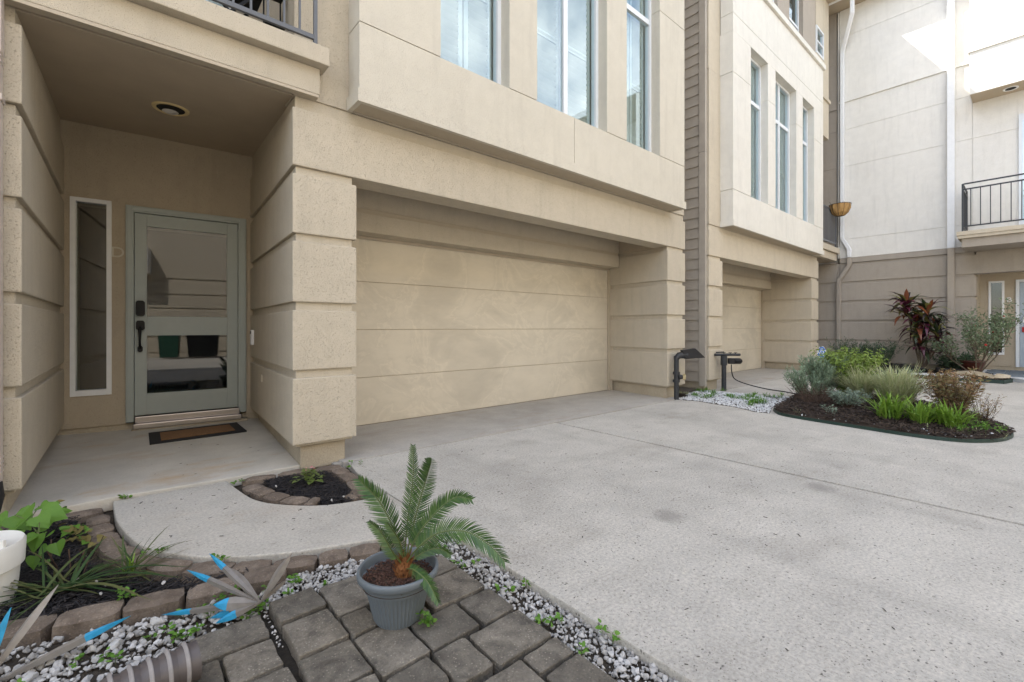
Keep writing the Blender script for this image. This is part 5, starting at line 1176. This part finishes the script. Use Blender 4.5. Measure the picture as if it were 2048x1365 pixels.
for k in range(22):
    p = Vector((-.42 + random.gauss(0, .10), 3.16 + random.gauss(0, .16), random.uniform(.05, .16))); a = random.uniform(0, 6.28)
    heart(vine, p, (math.cos(a), math.sin(a) - .3, random.uniform(-.5, 0)), (random.gauss(0, .25), -.35 + random.gauss(0, .2), 1), random.uniform(.045, .085))
m = MB()
for pts in ([(75, 1180, 2.3), (70, 1120, 2.15), (77, 1068, 2.06), (80, 1035, 2.18)], [(75, 1180, 2.3), (100, 1120, 2.2), (110, 1086, 2.11)], [(77, 1068, 2.06), (55, 1040, 2.25), (30, 1030, 2.3)], [(60, 1040, 2.3), (78, 1012, 2.36)]): m.tube([W(*p) for p in pts], .0025, 5)
m.build('vine_stem', 'rachis', vine)
wl = plant('wilted_plant', (-.15, 2.9, 0), 'wilting yellow and brown leafed plant in the black mulch', 'plant')
for k in range(42):
    cx_, cy_ = random.choice(((125, 1055), (140, 1070), (150, 1105), (170, 1085), (160, 1120), (150, 1140), (120, 1015), (175, 1130), (160, 1060)))
    p = W(cx_ + random.gauss(0, 12), cy_ + random.gauss(0, 7), 2.35 + random.uniform(-.1, .1)); p.z = max(p.z, .02)
    heart(wl, p, (random.gauss(0, 1), random.gauss(0, 1), random.uniform(-.6, .2)), (random.gauss(0, .4), random.gauss(0, .4) - .3, 1), random.uniform(.022, .05), 'wilt' if random.random() < .7 else 'leaf')
m = MB()
for k in range(8): q = Vector((-.15 + random.gauss(0, .06), 2.85 + random.gauss(0, .08), -.01)); m.tube([q, q + Vector((random.gauss(0, .03), random.gauss(0, .03), .1))], .003, 4)
stuff(m.build('stems', 'twig', wl))
sp_ = plant('strap_leaf_clump', (-.16, 2.58, 0), 'sprawling dark strap-leaved clump in the black mulch at left', 'plant')
ps = []; ws = []
for k in range(54):
    az = rng.uniform(0, 6.28); P = arch((-.20 + rng.normal(0, .03), 2.64 + rng.normal(0, .02), -.005), az, rng.uniform(.14, .36), rng.uniform(.2, .6), rng.uniform(.75, 1.5), 9); P[:, 2] = np.maximum(P[:, 2], .015); ps.append(P); ws.append(rng.uniform(.005, .013) * np.array([.7, .9, 1, 1, 1, .9, .75, .45, .05]))
for az in (-.55, -.9, -.35): 
    P = arch((-.20, 2.64, 0), az, .46, .55, 1.1, 9); P[:, 2] = np.maximum(P[:, 2], .02); ps.append(P); ws.append(.016 * np.array([.7, .9, 1, 1, 1, .9, .75, .45, .05]))
strip_mesh('foliage', ps, ws, 'grassy', sp_, .3)['kind'] = 'stuff'
sp2 = plant('strap_leaf_clump', (.06, 2.58, 0), 'smaller yellow-green strap-leaved sprig right of the sprawling clump', 'plant')
tuft(sp2, (.03, 2.64, 0), 26, .24, .007, .4, 1.35, 'grassy', .04); tuft(sp2, (.03, 2.64, 0), 14, .09, .006, .3, .6, 'lirio', .02)
bg_ = plant('begonia', (1.0, 3.33, 0), 'small begonia with pink flowers in the black mulch by the pillar', 'flower')
for k in range(46):
    a = random.uniform(0, 6.28); r_ = random.uniform(0, .10); p = Vector((.99 + r_ * math.cos(a), 3.33 + r_ * math.sin(a), .02 + random.uniform(0, .09) * (1 - r_ * 5)))
    heart(bg_, p, (math.cos(a) + random.gauss(0, .4), math.sin(a) + random.gauss(0, .4), random.uniform(-.2, .6)), (random.gauss(0, .3), random.gauss(0, .3), 1), random.uniform(.022, .04), 'begonia')
for k in range(9): p = Vector((1.0 + random.gauss(0, .012), 3.31 + random.gauss(0, .012), .105 + random.uniform(0, .02))); heart(bg_, p, (random.gauss(0, 1), random.gauss(0, 1), .2), (0, 0, 1), .016, 'petal')
# clover-like weeds
wpts = [(.47, 2.08, 'clover weeds in the pale gravel just right of the metal flower', 10, .07), (.63, 2.12, 'clover weeds between pale gravel and edging stones', 7, .08), (.40, 2.02, 'clover sprig at the corner of the wide paver gap', 4, .03), (.05, 2.05, 'weeds in the white gravel beside the large blue-tipped blade', 9, .07), (.22, 2.12, 'weeds in the white gravel below the metal flower blades', 9, .08), (-.15, 1.98, 'weeds at the lower left edge of the gravel', 9, .10), (.0, 2.42, 'three round clover leaves on the black mulch behind the stones', 3, .03),
        (.125, 2.79, 'tiny weeds at the walkway edge beside the brown stones', 5, .02), (.36, 2.50, 'tiny weed between walkway and edging stones', 4, .015), (.60, 3.66, 'weeds at the left corner of the pillar mulch bed', 4, .02), (1.36, 3.55, 'weeds at the driveway corner by the pillar', 5, .05), (1.25, 1.75, 'weeds in the gravel strip near the paver patio', 6, .06), (1.27, 1.45, 'green weeds halfway down the gravel strip', 6, .06), (1.24, 1.18, 'green weeds in the near part of the gravel strip', 5, .05), (.855, 1.48, 'little light green weed at the foot of the blue-grey pot', 8, .014), (1.30, 1.93, 'weeds at the top of the gravel strip by the driveway', 5, .05), (.0, 3.80, 'grass blades along the entry slab joint', 4, .02), (1.26, 1.02, 'small weed nearest the camera in the gravel strip', 4, .04), (.30, 2.22, 'clover leaves hugging the front row of edging stones', 5, .05)]
for (x_, y_, lab, n, sp) in wpts:
    t = plant('weed_clump', (x_, y_, -.03), lab, 'weed'); z0 = (-.03 if x_ > 1.1 else -.045) if (y_ < 2.3 and x_ < 1.34) else -.01
    if 'foot of the blue' in lab: z0 = -.015
    LP = []; LD = []; m = MB()
    for k in range(max(3, int(n * .65))):
        p = Vector((x_ + random.gauss(0, sp), y_ + random.gauss(0, sp * .6), z0))
        if x_ > 1.15 and y_ < 2.3: p.x = min(1.315, max(1.19, p.x))
        hh = random.uniform(.02, .05); m.tube([p, p + Vector((0, 0, hh))], .0012, 4)
        for q in range(8): a = random.uniform(0, 6.28); LP.append((p.x + .006 * math.cos(a), p.y + .006 * math.sin(a), p.z + hh * random.uniform(.5, 1.05))); LD.append((math.cos(a), math.sin(a), random.uniform(-.1, .5)))
    stuff(m.build('stems', 'rachis', t)); leaves('foliage', np.array(LP), np.array(LD), rng.uniform(.014, .026, len(LP)), 'weed', t, 1.0, None)
# debris on the slabs, thicker along the edges
xe, ye = sample([(1.36, .5), (1.46, .5), (1.46, 3.5), (1.40, 3.6)], 70)
oe = scatter('leaf_litter', CHIPV, BOXF, np.stack([xe, ye, np.full(70, .003)], 1), rot_rand(70, .06), np.stack([rng.uniform(.004, .012, 70), rng.uniform(.002, .005, 70), rng.uniform(.001, .003, 70)], 1), 'debris'); oe['kind'] = 'stuff'
xs_, ys_ = sample([(1.4, .2), (3.7, .2), (3.7, 3.4), (1.4, 3.5)], 60); xb_, yb_ = sample([(3.9, .0), (6, .6), (6, 3.5), (3.9, 3.5)], 50); xc_, yc_ = sample([(.1, 2.9), (1.2, 2.35), (1.25, 2.7), (.6, 3.1), (.5, 3.7), (.05, 3.7)], 40); xd_, yd_ = sample([(0, 3.9), (.9, 3.9), (.9, 5.0), (0, 5.0)], 14)
X = np.concatenate([xs_, xb_, xc_, xd_]); Y = np.concatenate([ys_, yb_, yc_, yd_]); n = len(X); Zd = np.full(n, .003); Zd[-14:] += .04
o = scatter('leaf_litter', CHIPV, BOXF, np.stack([X, Y, Zd], 1), rot_rand(n, .06), np.stack([rng.uniform(.008, .026, n), rng.uniform(.002, .008, n), rng.uniform(.001, .004, n)], 1), 'debris'); o['kind'] = 'stuff'
for (x_, y_, s) in ((2.16, 1.15, .03), (2.85, 1.4, .03), (2.2, 1.55, .028)):
    pass
# water meter / gas cover on driveway are flat stains handled by the concrete material

# ------------------------------------------------------------------ potted sago palm
pc = Vector((.802, 1.600, -.008))
pp_ = thing('potted_palm', pc, 'young sago palm in a ribbed blue-grey plastic pot on the cobble pavers', 'potted plant')
Hh = .222
KZ = .86
prof = [(.001, 0.004), (.082, .004), (.086, 0), (.088, .012), (.098, .06), (.108, .11), (.118, .15), (.126, .178), (.128, .182)]
NR = 144
def rib(r, z, k, j): return r + (.0042 if (.01 < z < .15) and (k % 3 == 0) else 0)
MB().lathe((pc.x, pc.y), [(r, z * KZ + pc.z) for r, z in prof], NR, lambda r, z, k, j: rib(r, z - pc.z, k, j)).build('pot', 'pot', pp_, smooth=True, angle=50)
KZ = .86
rimp = [(.128, .180), (.143, .184), (.150, .192), (.152, .205), (.151, .216), (.147, .222), (.141, .222), (.138, .216), (.136, .19), (.132, .172), (.128, .15)]
MB().lathe((pc.x, pc.y), [(r, z * KZ + pc.z) for r, z in rimp], 96).build('pot_rim', 'pot', pp_, smooth=True)
MB().lathe((pc.x, pc.y), [(.0005, .152 + pc.z), (.08, .148 + pc.z), (.134, .140 + pc.z)], 40).build('potting_soil', 'mulch_br', pp_)
n = 1300; a = rng.uniform(0, 6.283, n); r_ = .131 * np.sqrt(rng.random(n))
P = np.stack([pc.x + r_ * np.cos(a), pc.y + r_ * np.sin(a), pc.z + .150 + rng.uniform(0, .008, n)], 1)
M['bark_chip'] = island('red_brown_bark_chips', [(.05, .025, .018), (.11, .055, .04), (.17, .10, .075), (.07, .035, .025)], .85)
scatter('bark_chips', CHIPV, BOXF, P, rot_rand(n, .4), np.stack([rng.uniform(.006, .018, n), rng.uniform(.004, .009, n), rng.uniform(.002, .005, n)], 1), 'bark_chip', pp_)['kind'] = 'stuff'
tb = pc + UR * .022 + UF * .0 + Vector((0, 0, .150))
MB().lathe((tb.x, tb.y), [(.026, tb.z - .01), (.030, tb.z + .01), (.028, tb.z + .035), (.018, tb.z + .06), (.006, tb.z + .075)], 14, lambda r, z, k, j: r * (1 + .12 * ((k + j) % 2))).build('trunk', 'sagotrunk', pp_)
n = 150; a = rng.uniform(0, 6.283, n); zz = rng.uniform(0, .07, n); rr_ = .028 * (1 - zz / .11)
P = np.stack([tb.x + rr_ * np.cos(a), tb.y + rr_ * np.sin(a), tb.z + zz], 1); D = np.stack([np.cos(a) * .5, np.sin(a) * .5, np.full(n, 1.0)], 1)
leaves('trunk_scales', P, D, rng.uniform(.02, .045, n), 'sagotrunk', pp_, .28, None)
def frond(pts, nl, llen, face=0.0, curl=.3, taper=.35, twist=0.0, lean=.55):
    """pts: control points (right, depth, up) from the trunk top, metres"""
    C_ = np.array(catmull(pts, 12)); base = tb + Vector((0, 0, .035))
    Pw = np.array([tuple(base + UR * c[0] + UF * c[1] + UZ * c[2]) for c in C_])
    fr = MB().tube([tuple(p) for p in Pw], list(np.linspace(.0036, .0012, len(Pw))), 6).build('frond', 'rachis', pp_, smooth=True)
    T = np.gradient(Pw, axis=0); T /= np.linalg.norm(T, axis=1)[:, None]; seg = np.linalg.norm(np.diff(Pw, axis=0), axis=1); cum = np.concatenate([[0], np.cumsum(seg)]); 
    up0 = np.array(UF * -1) * math.cos(face) + np.array(UZ) * math.sin(face)
    paths = []; ws = []; sds = []
    for i in range(nl):
        u = .22 + .78 * (i + .5) / nl; s_ = u * cum[-1]; j = min(np.searchsorted(cum, s_) - 1, len(seg) - 1); f = (s_ - cum[j]) / seg[j]; p = Pw[j] * (1 - f) + Pw[j + 1] * f; t = T[j] * (1 - f) + T[j + 1] * f; t /= np.linalg.norm(t)
        nrm = up0 - t * np.dot(up0, t); nrm /= np.linalg.norm(nrm) + 1e-9; sd_ = np.cross(t, nrm)
        env = math.sin(math.pi * min(1, (u - .12) / .95)) ** .55 if u < .96 else .45
        l = .9 * llen * (env * (1 - taper * u) + .05) * random.uniform(.9, 1.05)
        for sg_ in (-1, 1):
            ang = lean + .30 * u + random.uniform(-.07, .07)
            d0 = sd_ * sg_ * math.cos(ang) + t * math.sin(ang) + nrm * .32; d0 /= np.linalg.norm(d0); kk = np.linspace(0, 1, 5)[:, None]
            q = p + d0 * l * kk + (np.array([0, 0, -1.0]) * curl * .25 + t * .12) * l * kk ** 2
            paths.append(q); ws.append(np.array([.0036, .0052, .0048, .0034, .0005])); sds.append(t * .9 + nrm * .35 * sg_)
    lo_ = strip_mesh('leaflets', paths, ws, 'sago', fr, .3, sides=sds); return fr
FR = [([(0, 0, 0), (-.03, .0, .12), (-.09, -.01, .25), (-.165, -.03, .345)], 46, .085, .5, .2),
      ([(0, 0, 0), (.005, .03, .15), (.025, .04, .32), (.028, .03, .455)], 44, .055, .2, .1),
      ([(0, .0, 0), (.03, .03, .15), (.07, .04, .30), (.105, -.02, .40), (.112, -.05, .43)], 54, .085, .1, .25),
      ([(0, 0, 0), (.05, -.01, .12), (.13, -.02, .22), (.20, -.03, .275), (.262, -.05, .275)], 56, .075, .5, .35),
      ([(0, 0, 0), (.06, -.04, .09), (.14, -.06, .155), (.24, -.08, .17), (.33, -.10, .13), (.385, -.11, .075)], 58, .085, .7, .5),
      ([(0, 0, 0), (.05, .10, .10), (.13, .18, .17), (.20, .23, .175)], 36, .055, .5, .3),
      ([(0, 0, 0), (-.03, -.06, .09), (-.06, -.09, .17), (-.095, -.12, .225)], 32, .05, .1, .3),
      ([(0, 0, 0), (-.01, -.02, .10), (-.035, -.05, .17), (-.045, -.07, .20)], 20, .05, .1, .3),
      ([(0, 0, -.01), (.05, -.06, .02), (.11, -.10, -.005), (.15, -.12, -.065)], 34, .045, .6, .4),
      ([(0, 0, 0), (.06, .03, .035), (.12, .05, .045), (.17, .05, .02)], 30, .05, .6, .3),
      ([(0, 0, 0), (.04, .07, .13), (.06, .15, .20), (.05, .2, .22)], 26, .05, .3, .3)]
for q_, f_ in enumerate(FR):
    if q_ not in (5, 10): frond(*f_)
print('OBJECTS', len(bpy.data.objects), 'TRIS', sum(len(o.data.polygons) for o in bpy.data.objects if o.type == 'MESH'))
